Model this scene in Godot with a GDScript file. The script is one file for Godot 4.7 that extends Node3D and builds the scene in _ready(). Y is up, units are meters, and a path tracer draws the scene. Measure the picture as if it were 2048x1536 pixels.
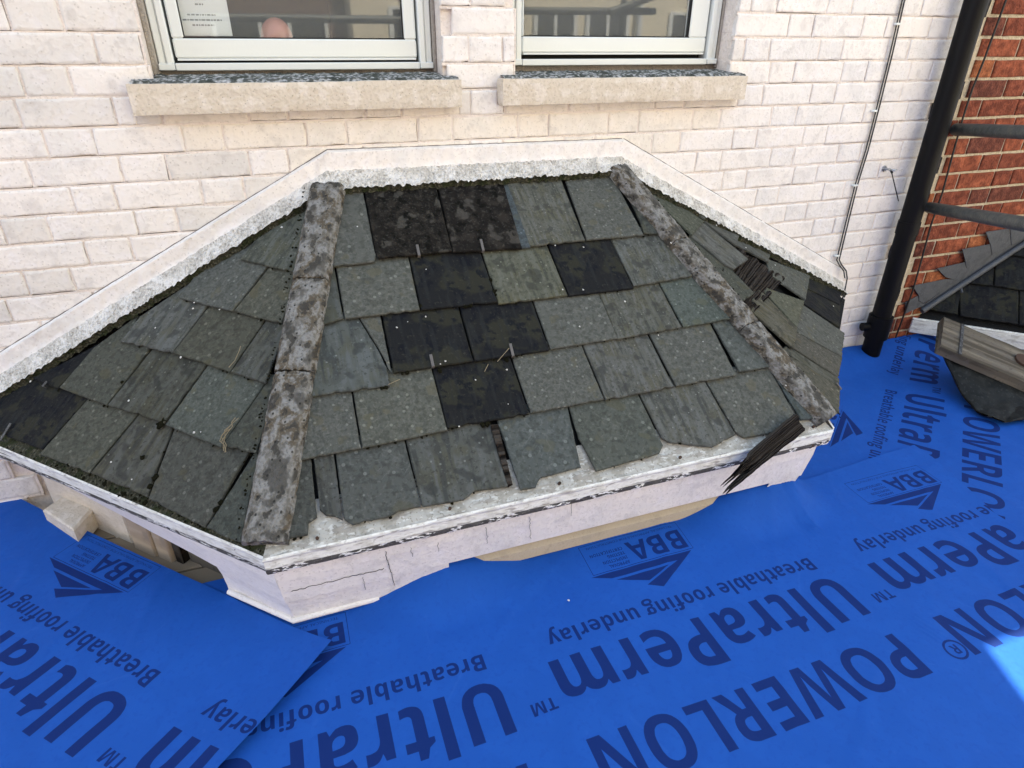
extends Node3D
# A slate-roofed bay on a painted brick wall, seen from a scaffold deck covered with blue roofing underlay.
# World: wall face is z = 0, x runs right along it, y is up; the deck sheet lies at y = 0.

const F := 1262.426
const CAM := Vector3(0.0, 1.335, 2.10836)
var cr: Vector3
var cu: Vector3
var cf: Vector3
var M := {}
var taken := {}
var rng := RandomNumberGenerator.new()
var PF: Dictionary
var PL: Dictionary
var PR: Dictionary
var PN: Dictionary

# ---------- photo pixels (2048 x 1536) to directions and to points on known surfaces ----------
func ray(p: Vector2) -> Vector3:
	return cr * (p.x - 1024.0) - cu * (p.y - 768.0) + cf * F

func W(x: float, y: float, z := 0.0) -> Vector3:      # on the plane z = const (wall and things parallel to it)
	var d := ray(Vector2(x, y))
	return CAM + d * ((z - CAM.z) / d.z)

func G(x: float, y: float, h := 0.0) -> Vector3:      # on a level plane
	var d := ray(Vector2(x, y))
	return CAM + d * ((h - CAM.y) / d.y)

func onp(x: float, y: float, pl: Dictionary) -> Vector3:
	var d := ray(Vector2(x, y))
	var n: Vector3 = pl.n
	var o: Vector3 = pl.o
	return CAM + d * ((o - CAM).dot(n) / d.dot(n))

# ---------- naming ----------
func numbered(called: String) -> String:
	if not taken.has(called):
		taken[called] = 0
		return called
	taken[called] += 1
	return "%s_%03d" % [called, taken[called]]

func tag(o: Node, label: String, category: String, group := "", kind := "") -> Node:
	if label: o.set_meta("label", label)
	if category: o.set_meta("category", category)
	if group: o.set_meta("group", group)
	if kind: o.set_meta("kind", kind)
	return o

func thing(called: String, label: String, category: String, at := Vector3.ZERO, group := "") -> Node3D:
	var o := Node3D.new()
	o.name = numbered(called)
	add_child(o)
	o.position = at
	tag(o, label, category, group)
	return o

func part(called: String, mesh: Mesh, m: Material, parent: Node3D = null, label := "") -> MeshInstance3D:
	var o := MeshInstance3D.new()
	o.mesh = mesh
	o.material_override = m
	if parent == null:
		o.name = numbered(called)
		add_child(o)
	else:
		o.name = called
		parent.add_child(o, true)
		if parent.is_inside_tree():
			o.global_transform = Transform3D.IDENTITY      # meshes below are written in world coordinates
	if label: o.set_meta("label", label)
	return o

func one(called: String, mesh: Mesh, m: Material, label: String, category: String, group := "", kind := "") -> MeshInstance3D:
	var o := part(called, mesh, m)
	tag(o, label, category, group, kind)
	return o

func group_part(called: String, parent: Node3D) -> Node3D:
	var o := Node3D.new()
	o.name = called
	parent.add_child(o, true)
	o.global_transform = Transform3D.IDENTITY
	return o

# ---------- mesh helpers ----------
func begin() -> SurfaceTool:
	var st := SurfaceTool.new()
	st.begin(Mesh.PRIMITIVE_TRIANGLES)
	return st

func tri(st: SurfaceTool, a: Vector3, b: Vector3, c: Vector3, n: Vector3, ua := Vector2.ZERO, ub := Vector2.ZERO, uc := Vector2.ZERO) -> void:
	if (b - a).cross(c - a).dot(n) > 0.0:
		var t := b; b = c; c = t
		var u := ub; ub = uc; uc = u
	st.set_normal(n); st.set_uv(ua); st.add_vertex(a)
	st.set_normal(n); st.set_uv(ub); st.add_vertex(b)
	st.set_normal(n); st.set_uv(uc); st.add_vertex(c)

func quad(st: SurfaceTool, a: Vector3, b: Vector3, c: Vector3, d: Vector3, n: Vector3, uv: Array = []) -> void:
	if uv.size() == 4:
		tri(st, a, b, c, n, uv[0], uv[1], uv[2]); tri(st, a, c, d, n, uv[0], uv[2], uv[3])
	else:
		tri(st, a, b, c, n); tri(st, a, c, d, n)

func done(st: SurfaceTool) -> ArrayMesh:
	return st.commit()

# chamfered box in a frame (o = min corner, axes X Y Z orthonormal)
func obox(st: SurfaceTool, o: Vector3, X: Vector3, Y: Vector3, Z: Vector3, s: Vector3, b := 0.002) -> void:
	var ax := [X, Y, Z]
	var sz := [s.x, s.y, s.z]
	b = minf(b, 0.45 * minf(s.x, minf(s.y, s.z)))
	var c := o + X * s.x * 0.5 + Y * s.y * 0.5 + Z * s.z * 0.5
	for k in 3:
		var i := (k + 1) % 3
		var j := (k + 2) % 3
		for sg in [-1.0, 1.0]:
			var n: Vector3 = ax[k] * sg
			var h: Vector3 = c + n * sz[k] * 0.5
			var u: Vector3 = ax[i] * (sz[i] * 0.5 - b)
			var v: Vector3 = ax[j] * (sz[j] * 0.5 - b)
			var su: float = sz[i]
			var sv: float = sz[j]
			quad(st, h - u - v, h + u - v, h + u + v, h - u + v, n, [Vector2(0, 0), Vector2(su, 0), Vector2(su, sv), Vector2(0, sv)])
	if b <= 0.0: return
	for k in 3:                                           # edges along axis k
		var i := (k + 1) % 3
		var j := (k + 2) % 3
		for si in [-1.0, 1.0]:
			for sj in [-1.0, 1.0]:
				var n: Vector3 = (ax[i] * si + ax[j] * sj).normalized()
				var l: Vector3 = ax[k] * (sz[k] * 0.5 - b)
				var p: Vector3 = c + ax[i] * si * sz[i] * 0.5 + ax[j] * sj * (sz[j] * 0.5 - b)
				var q: Vector3 = c + ax[i] * si * (sz[i] * 0.5 - b) + ax[j] * sj * sz[j] * 0.5
				quad(st, p - l, p + l, q + l, q - l, n)
	for sx in [-1.0, 1.0]:
		for sy in [-1.0, 1.0]:
			for zz in [-1.0, 1.0]:
				var p: Vector3 = c + X * sx * (s.x * 0.5) + Y * sy * (s.y * 0.5 - b) + Z * zz * (s.z * 0.5 - b)
				var q: Vector3 = c + X * sx * (s.x * 0.5 - b) + Y * sy * (s.y * 0.5) + Z * zz * (s.z * 0.5 - b)
				var r: Vector3 = c + X * sx * (s.x * 0.5 - b) + Y * sy * (s.y * 0.5 - b) + Z * zz * (s.z * 0.5)
				tri(st, p, q, r, (X * sx + Y * sy + Z * zz).normalized())

func box(a: Vector3, b: Vector3, bev := 0.002) -> ArrayMesh:
	var st := begin()
	obox(st, a, Vector3.RIGHT, Vector3.UP, Vector3.BACK, b - a, bev)
	return done(st)

func addbox(st: SurfaceTool, a: Vector3, b: Vector3, bev := 0.002) -> void:
	obox(st, a, Vector3.RIGHT, Vector3.UP, Vector3.BACK, b - a, bev)

func tube(st: SurfaceTool, pts: Array, r: float, sides := 10, caps := true) -> void:
	var rings := []
	var up := Vector3(0.31, 0.17, 0.93)
	for i in pts.size():
		var d: Vector3 = (pts[mini(i + 1, pts.size() - 1)] - pts[maxi(i - 1, 0)]).normalized()
		var u := up.cross(d)
		if u.length() < 0.05: u = Vector3(1, 0.2, 0).cross(d)
		u = u.normalized()
		var v := d.cross(u)
		var ring := []
		for k in sides:
			var a := TAU * k / sides
			ring.append([pts[i] + (u * cos(a) + v * sin(a)) * r, u * cos(a) + v * sin(a)])
		rings.append(ring)
	var l := 0.0
	for i in pts.size() - 1:
		var l2: float = l + (pts[i + 1] - pts[i]).length()
		for k in sides:
			var k2 := (k + 1) % sides
			var q := [rings[i][k], rings[i][k2], rings[i + 1][k2], rings[i + 1][k]]
			var uv := [Vector2(k / float(sides), l), Vector2((k + 1) / float(sides), l), Vector2((k + 1) / float(sides), l2), Vector2(k / float(sides), l2)]
			for t in [[0, 2, 1], [0, 3, 2]]:
				var order: Array = t
				var a: Vector3 = q[t[0]][0]; var b: Vector3 = q[t[1]][0]; var c: Vector3 = q[t[2]][0]
				if (b - a).cross(c - a).dot(q[t[0]][1]) > 0.0: order = [t[0], t[2], t[1]]
				for m in order:
					st.set_normal(q[m][1]); st.set_uv(uv[m]); st.add_vertex(q[m][0])
		l = l2
	if caps:
		for e in [0, pts.size() - 1]:
			var n: Vector3 = (pts[0] - pts[1]).normalized() if e == 0 else (pts[e] - pts[e - 1]).normalized()
			for k in range(1, sides - 1):
				tri(st, rings[e][0][0], rings[e][k][0], rings[e][k + 1][0], n)

# a lofted grid of points; normals are smoothed; side tells which way is out
func grid(st: SurfaceTool, rows: Array, out: Vector3, uvs: Array = [], closed := false) -> void:
	var nr := rows.size()
	var nc: int = rows[0].size()
	var nrm := []
	for i in nr:
		var line := []
		for j in nc:
			var j0 := maxi(j - 1, 0)
			var j1 := mini(j + 1, nc - 1)
			if closed:
				j0 = (j - 1 + nc - 1) % (nc - 1)
				j1 = (j + 1) % (nc - 1)
			var a: Vector3 = rows[mini(i + 1, nr - 1)][j] - rows[maxi(i - 1, 0)][j]
			var b: Vector3 = rows[i][j1] - rows[i][j0]
			var n := a.cross(b)
			if n.length_squared() < 1e-16: n = out
			n = n.normalized()
			line.append(n)
		nrm.append(line)
	var mid: Vector3 = nrm[nr / 2][nc / 2]
	var flip: float = 1.0
	if out != Vector3.ZERO and mid.dot(out) < 0.0: flip = -1.0
	for i in nr - 1:
		for j in nc - 1:
			var ids := [[i, j], [i, j + 1], [i + 1, j + 1], [i + 1, j]]
			for t in [[0, 1, 2], [0, 2, 3]]:
				var a: Vector3 = rows[ids[t[0]][0]][ids[t[0]][1]]
				var b: Vector3 = rows[ids[t[1]][0]][ids[t[1]][1]]
				var c: Vector3 = rows[ids[t[2]][0]][ids[t[2]][1]]
				var n0: Vector3 = nrm[ids[t[0]][0]][ids[t[0]][1]] * flip
				var order: Array = [t[0], t[2], t[1]] if (b - a).cross(c - a).dot(n0) > 0.0 else t
				for m in order:
					st.set_normal(nrm[ids[m][0]][ids[m][1]] * flip)
					st.set_uv(uvs[ids[m][0]][ids[m][1]] if uvs.size() else Vector2.ZERO)
					st.add_vertex(rows[ids[m][0]][ids[m][1]])

# flat polygon with thickness: pts lie near a plane with normal n; top edges softened
func plate(st: SurfaceTool, pts: Array, X: Vector3, Y: Vector3, n: Vector3, thick: float, bev: float, uo := Vector2.ZERO, us := 1.0, col := Color.WHITE) -> void:
	var p2 := PackedVector2Array()
	var cen := Vector3.ZERO
	for p in pts:
		p2.append(Vector2((p as Vector3).dot(X), (p as Vector3).dot(Y)))
		cen += p
	cen /= pts.size()
	var idx := Geometry2D.triangulate_polygon(p2)
	if idx.is_empty():
		return
	var ins := []
	for p in pts:
		var d: Vector3 = cen - p
		ins.append(p + d.normalized() * minf(bev * 1.6, d.length() * 0.3))
	st.set_color(col)
	for k in range(0, idx.size(), 3):
		var q := []
		var w := []
		for m in 3:
			var v: Vector3 = ins[idx[k + m]]
			q.append(v); w.append(Vector2(v.dot(X), -v.dot(Y)) * us + uo)
		tri(st, q[0], q[1], q[2], n, w[0], w[1], w[2])
	for i in pts.size():
		var j := (i + 1) % pts.size()
		var a: Vector3 = pts[i]; var b: Vector3 = pts[j]
		var side := (b - a).cross(n).normalized()
		if side.dot((a + b) * 0.5 - cen) < 0.0: side = -side
		var ua := Vector2(a.dot(X), -a.dot(Y)) * us + uo
		var ub := Vector2(b.dot(X), -b.dot(Y)) * us + uo
		var e := n * -bev
		quad(st, ins[i], ins[j], b + e, a + e, (side + n).normalized(), [ua, ub, ub, ua])
		var dn := n * -thick
		quad(st, a + e, b + e, b + dn, a + dn, side, [ua, ub, ub + Vector2(0.01, 0.01), ua + Vector2(0.01, 0.01)])

# ---------- textures ----------
func noise_bytes(size: int, freq: float, kind := 0, octaves := 4, sd := 1, sx := 1.0, sy := 1.0) -> PackedByteArray:
	var n := FastNoiseLite.new()
	n.seed = sd
	n.frequency = freq
	n.fractal_octaves = octaves
	n.fractal_type = FastNoiseLite.FRACTAL_FBM
	match kind:
		0: n.noise_type = FastNoiseLite.TYPE_SIMPLEX_SMOOTH
		1:
			n.noise_type = FastNoiseLite.TYPE_CELLULAR
			n.cellular_return_type = FastNoiseLite.RETURN_DISTANCE
			n.fractal_type = FastNoiseLite.FRACTAL_NONE
			n.cellular_jitter = 1.0
		2:
			n.noise_type = FastNoiseLite.TYPE_SIMPLEX
			n.fractal_type = FastNoiseLite.FRACTAL_RIDGED
		3: n.noise_type = FastNoiseLite.TYPE_VALUE
	var im := n.get_seamless_image(int(size * sx), int(size * sy))
	if sx != 1.0 or sy != 1.0:
		im.resize(size, size, Image.INTERPOLATE_CUBIC)
	im.convert(Image.FORMAT_L8)
	return im.get_data()

# layers: [noise, lo, hi, Color (sRGB), strength]; a layer covers where its noise runs from lo to hi (hi < lo turns it round)
func compose(size: int, base: Color, layers: Array) -> Image:
	var n := size * size
	var r := PackedFloat32Array(); r.resize(n); r.fill(base.r * 255.0)
	var g := PackedFloat32Array(); g.resize(n); g.fill(base.g * 255.0)
	var b := PackedFloat32Array(); b.resize(n); b.fill(base.b * 255.0)
	for l in layers:
		var src: PackedByteArray = l[0]
		var lut := PackedFloat32Array(); lut.resize(256)
		var lo: float = l[1]; var hi: float = l[2]; var s: float = l[4]
		for k in 256:
			var t := clampf((k / 255.0 - lo) / (hi - lo), 0.0, 1.0)
			lut[k] = t * t * (3.0 - 2.0 * t) * s
		var c: Color = l[3]
		var lr: float = c.r * 255.0; var lg: float = c.g * 255.0; var lb: float = c.b * 255.0
		for i in n:
			var a: float = lut[src[i]]
			if a > 0.003:
				r[i] += (lr - r[i]) * a
				g[i] += (lg - g[i]) * a
				b[i] += (lb - b[i]) * a
	var d := PackedByteArray(); d.resize(n * 3)
	for i in n:
		d[i * 3] = int(clampf(r[i], 0, 255)); d[i * 3 + 1] = int(clampf(g[i], 0, 255)); d[i * 3 + 2] = int(clampf(b[i], 0, 255))
	return Image.create_from_data(size, size, false, Image.FORMAT_RGB8, d)

func grey(size: int, parts: Array) -> Image:     # weighted sum of noises, for relief
	var n := size * size
	var d := PackedByteArray(); d.resize(n)
	var acc := PackedFloat32Array(); acc.resize(n)
	for p in parts:
		var src: PackedByteArray = p[0]
		var w: float = p[1]
		for i in n: acc[i] += src[i] * w
	for i in n: d[i] = int(clampf(acc[i], 0, 255))
	return Image.create_from_data(size, size, false, Image.FORMAT_L8, d)

func T(im: Image) -> ImageTexture:
	return ImageTexture.create_from_image(im)

func mat(called: String, col: Color, rough: float, tex: Texture2D = null, bump: Texture2D = null, depth := 0.0, world_scale := 0.0, spec := 0.5) -> StandardMaterial3D:
	var m := StandardMaterial3D.new()
	m.resource_name = called
	m.albedo_color = col
	m.roughness = rough
	m.metallic_specular = spec
	if tex: m.albedo_texture = tex
	if bump:
		m.heightmap_enabled = true
		m.heightmap_texture = bump
		m.heightmap_scale = depth
	if world_scale > 0.0:
		m.uv1_triplanar = true
		m.uv1_world_triplanar = true
		m.uv1_triplanar_sharpness = 8.0
		m.uv1_scale = Vector3.ONE * world_scale
	M[called] = m
	return m

func C(r: float, g: float, b: float) -> Color:    # linear base colour to sRGB
	return Color(r, g, b).linear_to_srgb()

func materials() -> void:
	var fine := noise_bytes(512, 0.06, 0, 4, 11)
	var mid := noise_bytes(512, 0.015, 0, 5, 12)
	var big := noise_bytes(512, 0.006, 0, 4, 13)
	var cell := noise_bytes(512, 0.05, 1, 1, 14)
	var ridge := noise_bytes(512, 0.012, 2, 3, 15)
	var grain := noise_bytes(512, 0.02, 0, 4, 16, 1.0, 0.0625)       # long in v
	var t_fine := T(grey(512, [[fine, 0.6], [mid, 0.4]]))
	# painted brick: pinkish off-white, faint dirt, hairlines
	var p_fine := noise_bytes(1024, 0.05, 0, 4, 21)
	var p_mid := noise_bytes(1024, 0.011, 0, 5, 22)
	var p_big := noise_bytes(1024, 0.004, 0, 4, 23)
	var p_ridge := noise_bytes(1024, 0.009, 2, 3, 24, 1.0, 1.0)
	var p_spot := noise_bytes(1024, 0.035, 1, 1, 25)
	var paint := compose(1024, C(0.80, 0.757, 0.712), [
		[p_big, 0.45, 0.75, C(0.73, 0.70, 0.675), 0.7], [p_mid, 0.60, 0.8, C(0.63, 0.595, 0.565), 0.55],
		[p_mid, 0.36, 0.2, C(0.82, 0.78, 0.76), 0.7], [p_ridge, 0.86, 0.97, C(0.40, 0.36, 0.33), 0.32],
		[p_fine, 0.62, 0.82, C(0.58, 0.54, 0.50), 0.35], [p_spot, 0.08, 0.02, C(0.36, 0.33, 0.30), 0.4]])
	var t_paint := T(paint)
	var t_prel := T(grey(1024, [[p_fine, 0.35], [p_mid, 0.5], [p_ridge, 0.15]]))
	mat("paint", Color.WHITE, 0.75, t_paint, t_prel, 0.35, 1.05, 0.35)
	mat("paint_grey", C(0.90, 0.90, 0.89), 0.8, t_paint, t_prel, 0.4, 0.93, 0.35)
	mat("paint_yellow", C(1.0, 0.972, 0.905), 0.8, t_paint, t_prel, 0.35, 1.13, 0.35)
	mat("paint_cool", C(0.96, 0.97, 0.985), 0.75, t_paint, t_prel, 0.4, 1.21, 0.35)
	mat("joint", C(0.95, 0.905, 0.875), 0.9, t_paint, t_prel, 0.6, 1.3, 0.3)
	# sills
	var s_fine := noise_bytes(512, 0.075, 0, 4, 31)
	var s_mid := noise_bytes(512, 0.02, 0, 5, 32)
	var sill := compose(512, C(0.66, 0.61, 0.54), [[s_mid, 0.4, 0.7, C(0.70, 0.655, 0.60), 0.9], [s_fine, 0.60, 0.76, C(0.48, 0.43, 0.36), 0.4], [s_mid, 0.58, 0.74, C(0.76, 0.72, 0.685), 0.6], [cell, 0.06, 0.03, C(0.2, 0.18, 0.15), 0.5]])
	mat("sill_stone", C(0.93, 0.89, 0.82), 0.85, T(sill), T(grey(512, [[s_fine, 0.7], [s_mid, 0.3]])), 0.3, 1.7, 0.3)
	var top := compose(512, C(0.36, 0.355, 0.34), [[s_fine, 0.42, 0.6, C(0.09, 0.095, 0.085), 0.95], [s_mid, 0.55, 0.7, C(0.05, 0.055, 0.045), 0.8], [s_fine, 0.3, 0.2, C(0.55, 0.54, 0.52), 0.9]])
	mat("sill_dirt", Color.WHITE, 0.95, T(top), T(grey(512, [[s_fine, 1.0]])), 0.8, 1.3, 0.2)
	# fillet: lime-white flakes over dark cement
	var f_fine := noise_bytes(1024, 0.045, 2, 3, 41)
	var f_mid := noise_bytes(1024, 0.012, 0, 5, 42)
	var f_gr := noise_bytes(1024, 0.07, 0, 3, 43)
	var fil := compose(1024, C(0.69, 0.66, 0.61), [[f_mid, 0.42, 0.72, C(0.50, 0.47, 0.42), 0.85], [f_fine, 0.70, 0.90, C(0.25, 0.24, 0.21), 0.75], [f_gr, 0.60, 0.76, C(0.24, 0.23, 0.195), 0.65], [f_mid, 0.46, 0.32, C(0.76, 0.735, 0.70), 0.85], [f_gr, 0.34, 0.22, C(0.82, 0.80, 0.77), 0.8]])
	mat("fillet_rough", Color.WHITE, 0.95, T(fil), T(grey(1024, [[f_gr, 0.6], [f_fine, 0.4]])), 1.0, 1.35, 0.2)
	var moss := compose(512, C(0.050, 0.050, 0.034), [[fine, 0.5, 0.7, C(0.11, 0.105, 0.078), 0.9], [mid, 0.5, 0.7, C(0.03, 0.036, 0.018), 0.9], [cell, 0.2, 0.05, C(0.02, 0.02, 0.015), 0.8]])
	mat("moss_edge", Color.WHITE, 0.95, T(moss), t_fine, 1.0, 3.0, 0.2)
	mat("moss", C(0.014, 0.014, 0.008), 1.0, null, t_fine, 0.8, 9.0, 0.1)
	# slates
	var a_fine := noise_bytes(1024, 0.04, 0, 4, 51)
	var a_mid := noise_bytes(1024, 0.012, 0, 6, 52)
	var a_big := noise_bytes(1024, 0.0045, 0, 4, 53)
	var a_str := noise_bytes(1024, 0.022, 0, 4, 54, 1.0, 0.125)
	var a_curl := noise_bytes(1024, 0.014, 2, 3, 55)
	var a_spot := noise_bytes(1024, 0.011, 1, 1, 56)
	var a_spot2 := noise_bytes(1024, 0.03, 1, 1, 57)
	var b_mid := noise_bytes(1024, 0.017, 0, 5, 58)
	var b_wide := noise_bytes(1024, 0.006, 0, 3, 59)
	var old := compose(1024, C(0.091, 0.094, 0.083), [           # smoother, streaked down the slope
		[a_big, 0.4, 0.7, C(0.086, 0.084, 0.063), 0.9], [a_str, 0.50, 0.74, C(0.110, 0.114, 0.108), 0.85], [a_str, 0.42, 0.2, C(0.052, 0.055, 0.052), 0.8],
		[a_mid, 0.57, 0.72, C(0.058, 0.058, 0.051), 0.45], [a_fine, 0.64, 0.78, C(0.034, 0.035, 0.029), 0.5], [a_fine, 0.32, 0.2, C(0.135, 0.137, 0.125), 0.5], [b_wide, 0.68, 0.8, C(0.040, 0.042, 0.040), 0.6], [a_spot, 0.042, 0.032, C(0.24, 0.25, 0.23), 0.6]])
	var old2 := compose(1024, C(0.093, 0.096, 0.085), [          # lichen curls and pits
		[a_big, 0.4, 0.7, C(0.084, 0.088, 0.078), 0.9], [a_curl, 0.62, 0.92, C(0.152, 0.154, 0.136), 0.55], [b_mid, 0.55, 0.70, C(0.055, 0.057, 0.050), 0.5],
		[a_fine, 0.58, 0.72, C(0.042, 0.045, 0.037), 0.4], [a_fine, 0.34, 0.2, C(0.140, 0.144, 0.128), 0.4], [b_wide, 0.32, 0.22, C(0.105, 0.098, 0.066), 0.5], [a_spot, 0.075, 0.06, C(0.22, 0.225, 0.20), 0.6]])
	var t_srel := T(grey(1024, [[a_fine, 0.3], [a_mid, 0.3], [a_str, 0.4]]))
	var m := mat("slate_old", Color.WHITE, 0.8, T(old), t_srel, 0.45, 0.0, 0.22)
	m.vertex_color_use_as_albedo = true
	m = mat("slate_lichen", Color.WHITE, 0.85, T(old2), t_srel, 0.6, 0.0, 0.2)
	m.vertex_color_use_as_albedo = true
	var dark := compose(1024, C(0.0135, 0.0140, 0.0145), [
		[a_big, 0.45, 0.62, C(0.027, 0.027, 0.019), 0.9], [a_mid, 0.55, 0.75, C(0.007, 0.008, 0.011), 0.8], [a_str, 0.55, 0.78, C(0.022, 0.024, 0.024), 0.6],
		[a_fine, 0.68, 0.8, C(0.045, 0.043, 0.034), 0.6], [a_curl, 0.85, 0.97, C(0.06, 0.055, 0.035), 0.4]])
	m = mat("slate_dark", Color.WHITE, 0.75, T(dark), t_srel, 0.35, 0.0, 0.20)
	m.vertex_color_use_as_albedo = true
	var crust := compose(1024, C(0.013, 0.0122, 0.0105), [
		[a_mid, 0.5, 0.72, C(0.027, 0.024, 0.020), 0.9], [a_fine, 0.62, 0.74, C(0.060, 0.057, 0.049), 0.6], [a_curl, 0.8, 0.95, C(0.045, 0.038, 0.030), 0.6], [a_big, 0.66, 0.78, C(0.085, 0.08, 0.068), 0.6], [a_mid, 0.36, 0.2, C(0.006, 0.006, 0.005), 0.9]])
	m = mat("slate_crust", Color.WHITE, 0.9, T(crust), t_srel, 0.9, 0.0, 0.18)
	m.vertex_color_use_as_albedo = true
	# hip tiles: cement with black and white lichen
	var h_fine := noise_bytes(1024, 0.05, 0, 4, 61)
	var h_mid := noise_bytes(1024, 0.012, 0, 6, 62)
	var h_big := noise_bytes(1024, 0.005, 0, 4, 63)
	var h_cell := noise_bytes(1024, 0.016, 1, 1, 64)
	var h_spot := noise_bytes(1024, 0.028, 1, 1, 65)
	var hip := compose(1024, C(0.155, 0.146, 0.128), [
		[h_big, 0.52, 0.68, C(0.100, 0.080, 0.054), 0.85], [h_mid, 0.50, 0.66, C(0.26, 0.256, 0.244), 0.8], [h_fine, 0.57, 0.72, C(0.30, 0.296, 0.284), 0.35],
		[h_fine, 0.42, 0.30, C(0.095, 0.090, 0.080), 0.4], [h_mid, 0.41, 0.32, C(0.050, 0.047, 0.041), 0.85], [h_big, 0.38, 0.26, C(0.060, 0.057, 0.050), 0.7], [h_spot, 0.08, 0.04, C(0.035, 0.034, 0.031), 0.35], [h_cell, 0.075, 0.05, C(0.018, 0.018, 0.016), 0.75]])
	var t_hip := T(hip)
	var t_hrel := T(grey(1024, [[h_fine, 0.6], [h_mid, 0.4]]))
	mat("hip_tile", Color.WHITE, 0.95, t_hip, t_hrel, 0.9, 1.7, 0.2)
	# white paint flaking off timber: UV v runs down the board, u along it (metres)
	var w_fl := noise_bytes(1024, 0.02, 0, 5, 71, 0.25, 1.0)
	var w_f2 := noise_bytes(1024, 0.05, 0, 4, 72, 0.35, 1.0)
	var white := compose(1024, C(0.74, 0.74, 0.70), [[p_mid, 0.45, 0.75, C(0.58, 0.57, 0.51), 0.8], [w_f2, 0.58, 0.78, C(0.46, 0.44, 0.39), 0.5], [w_fl, 0.68, 0.76, C(0.24, 0.22, 0.20), 0.6], [p_fine, 0.66, 0.8, C(0.3, 0.28, 0.24), 0.4]])
	mat("white_timber", Color.WHITE, 0.6, T(white), T(grey(1024, [[w_fl, 0.6], [w_f2, 0.4]])), 0.5, 1.6, 0.4)
	var dirty := compose(1024, C(0.42, 0.41, 0.375), [[p_mid, 0.42, 0.7, C(0.29, 0.275, 0.235), 0.8], [w_fl, 0.62, 0.75, C(0.24, 0.22, 0.19), 0.6], [w_f2, 0.36, 0.25, C(0.62, 0.62, 0.59), 0.7], [p_fine, 0.66, 0.8, C(0.16, 0.14, 0.11), 0.5]])
	mat("dirty_white", Color.WHITE, 0.85, T(dirty), T(grey(1024, [[w_fl, 0.6], [w_f2, 0.4]])), 0.5, 1.6, 0.3)
	var flaked := compose(1024, C(0.82, 0.82, 0.79), [[p_mid, 0.5, 0.8, C(0.70, 0.69, 0.64), 0.6], [w_f2, 0.47, 0.50, C(0.06, 0.058, 0.056), 0.97], [w_fl, 0.50, 0.53, C(0.075, 0.072, 0.068), 0.95], [p_fine, 0.68, 0.85, C(0.25, 0.24, 0.22), 0.4]])
	mat("flaked_timber", Color.WHITE, 0.8, T(flaked), T(grey(1024, [[w_fl, 0.6], [w_f2, 0.4]])), -0.8, 1.9, 0.3)
	# weathered wood, grain long in v
	var wood := compose(512, C(0.125, 0.108, 0.084), [[grain, 0.5, 0.75, C(0.062, 0.053, 0.041), 0.85], [grain, 0.4, 0.2, C(0.19, 0.168, 0.132), 0.8], [mid, 0.5, 0.75, C(0.12, 0.11, 0.095), 0.6], [fine, 0.66, 0.8, C(0.06, 0.05, 0.04), 0.5]])
	var t_grain := T(grey(512, [[grain, 1.0]]))
	mat("old_wood", Color.WHITE, 0.85, T(wood), t_grain, 0.5, 0.0, 0.3)
	var rot := compose(512, C(0.020, 0.016, 0.013), [[grain, 0.48, 0.66, C(0.070, 0.062, 0.054), 0.7], [grain, 0.42, 0.25, C(0.005, 0.004, 0.0035), 0.9], [fine, 0.62, 0.75, C(0.045, 0.028, 0.02), 0.6]])
	mat("rotten_wood", Color.WHITE, 0.95, T(rot), t_grain, 1.2, 0.0, 0.2)
	var warm := compose(512, C(0.42, 0.34, 0.255), [[grain, 0.5, 0.75, C(0.30, 0.235, 0.17), 0.7], [mid, 0.55, 0.8, C(0.22, 0.18, 0.14), 0.6]])
	mat("frame_wood", Color.WHITE, 0.7, T(warm), t_grain, 0.3, 0.0, 0.4)
	# red brick and its mortar
	var b_f := noise_bytes(512, 0.07, 0, 4, 81)
	var b_m := noise_bytes(512, 0.018, 0, 5, 82)
	var red := compose(512, C(0.70, 0.64, 0.62), [[b_m, 0.45, 0.75, C(0.42, 0.38, 0.38), 0.85], [b_f, 0.6, 0.75, C(0.28, 0.24, 0.24), 0.6], [b_m, 0.36, 0.2, C(1.0, 0.98, 0.92), 0.8], [cell, 0.08, 0.02, C(0.9, 0.85, 0.8), 0.5]])
	var t_red := T(red)
	var t_rrel := T(grey(512, [[b_f, 0.6], [b_m, 0.4]]))
	var tones := [C(0.36, 0.115, 0.062), C(0.28, 0.088, 0.052), C(0.44, 0.165, 0.075), C(0.21, 0.078, 0.054)]
	for k in 4: mat("red%d" % k, tones[k], 0.9, t_red, t_rrel, 0.5, 1.7 + 0.23 * k, 0.25)
	var mort := compose(512, C(0.50, 0.43, 0.31), [[b_f, 0.55, 0.75, C(0.33, 0.28, 0.2), 0.7], [b_m, 0.5, 0.75, C(0.58, 0.51, 0.39), 0.7]])
	mat("mortar", Color.WHITE, 0.95, T(mort), t_rrel, 0.6, 3.1, 0.2)
	mat("black_paint", C(0.004, 0.004, 0.005), 0.55, null, t_rrel, 0.4, 2.0, 0.4)
	mat("pipe_black", C(0.0022, 0.0024, 0.0034), 0.5, null, t_fine, 0.08, 3.0, 0.28)
	var lead := compose(512, C(0.060, 0.066, 0.077), [[b_m, 0.45, 0.75, C(0.042, 0.047, 0.057), 0.8], [b_f, 0.62, 0.8, C(0.10, 0.105, 0.115), 0.5]])
	mat("lead", Color.WHITE, 0.65, T(lead), t_fine, 0.15, 2.0, 0.5)
	mat("tin", C(0.30, 0.30, 0.29), 0.55, t_fine, t_fine, 0.2, 6.0, 0.5)
	mat("copper_clip", C(0.11, 0.10, 0.092), 0.6, null, t_fine, 0.2, 6.0, 0.5)
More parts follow.
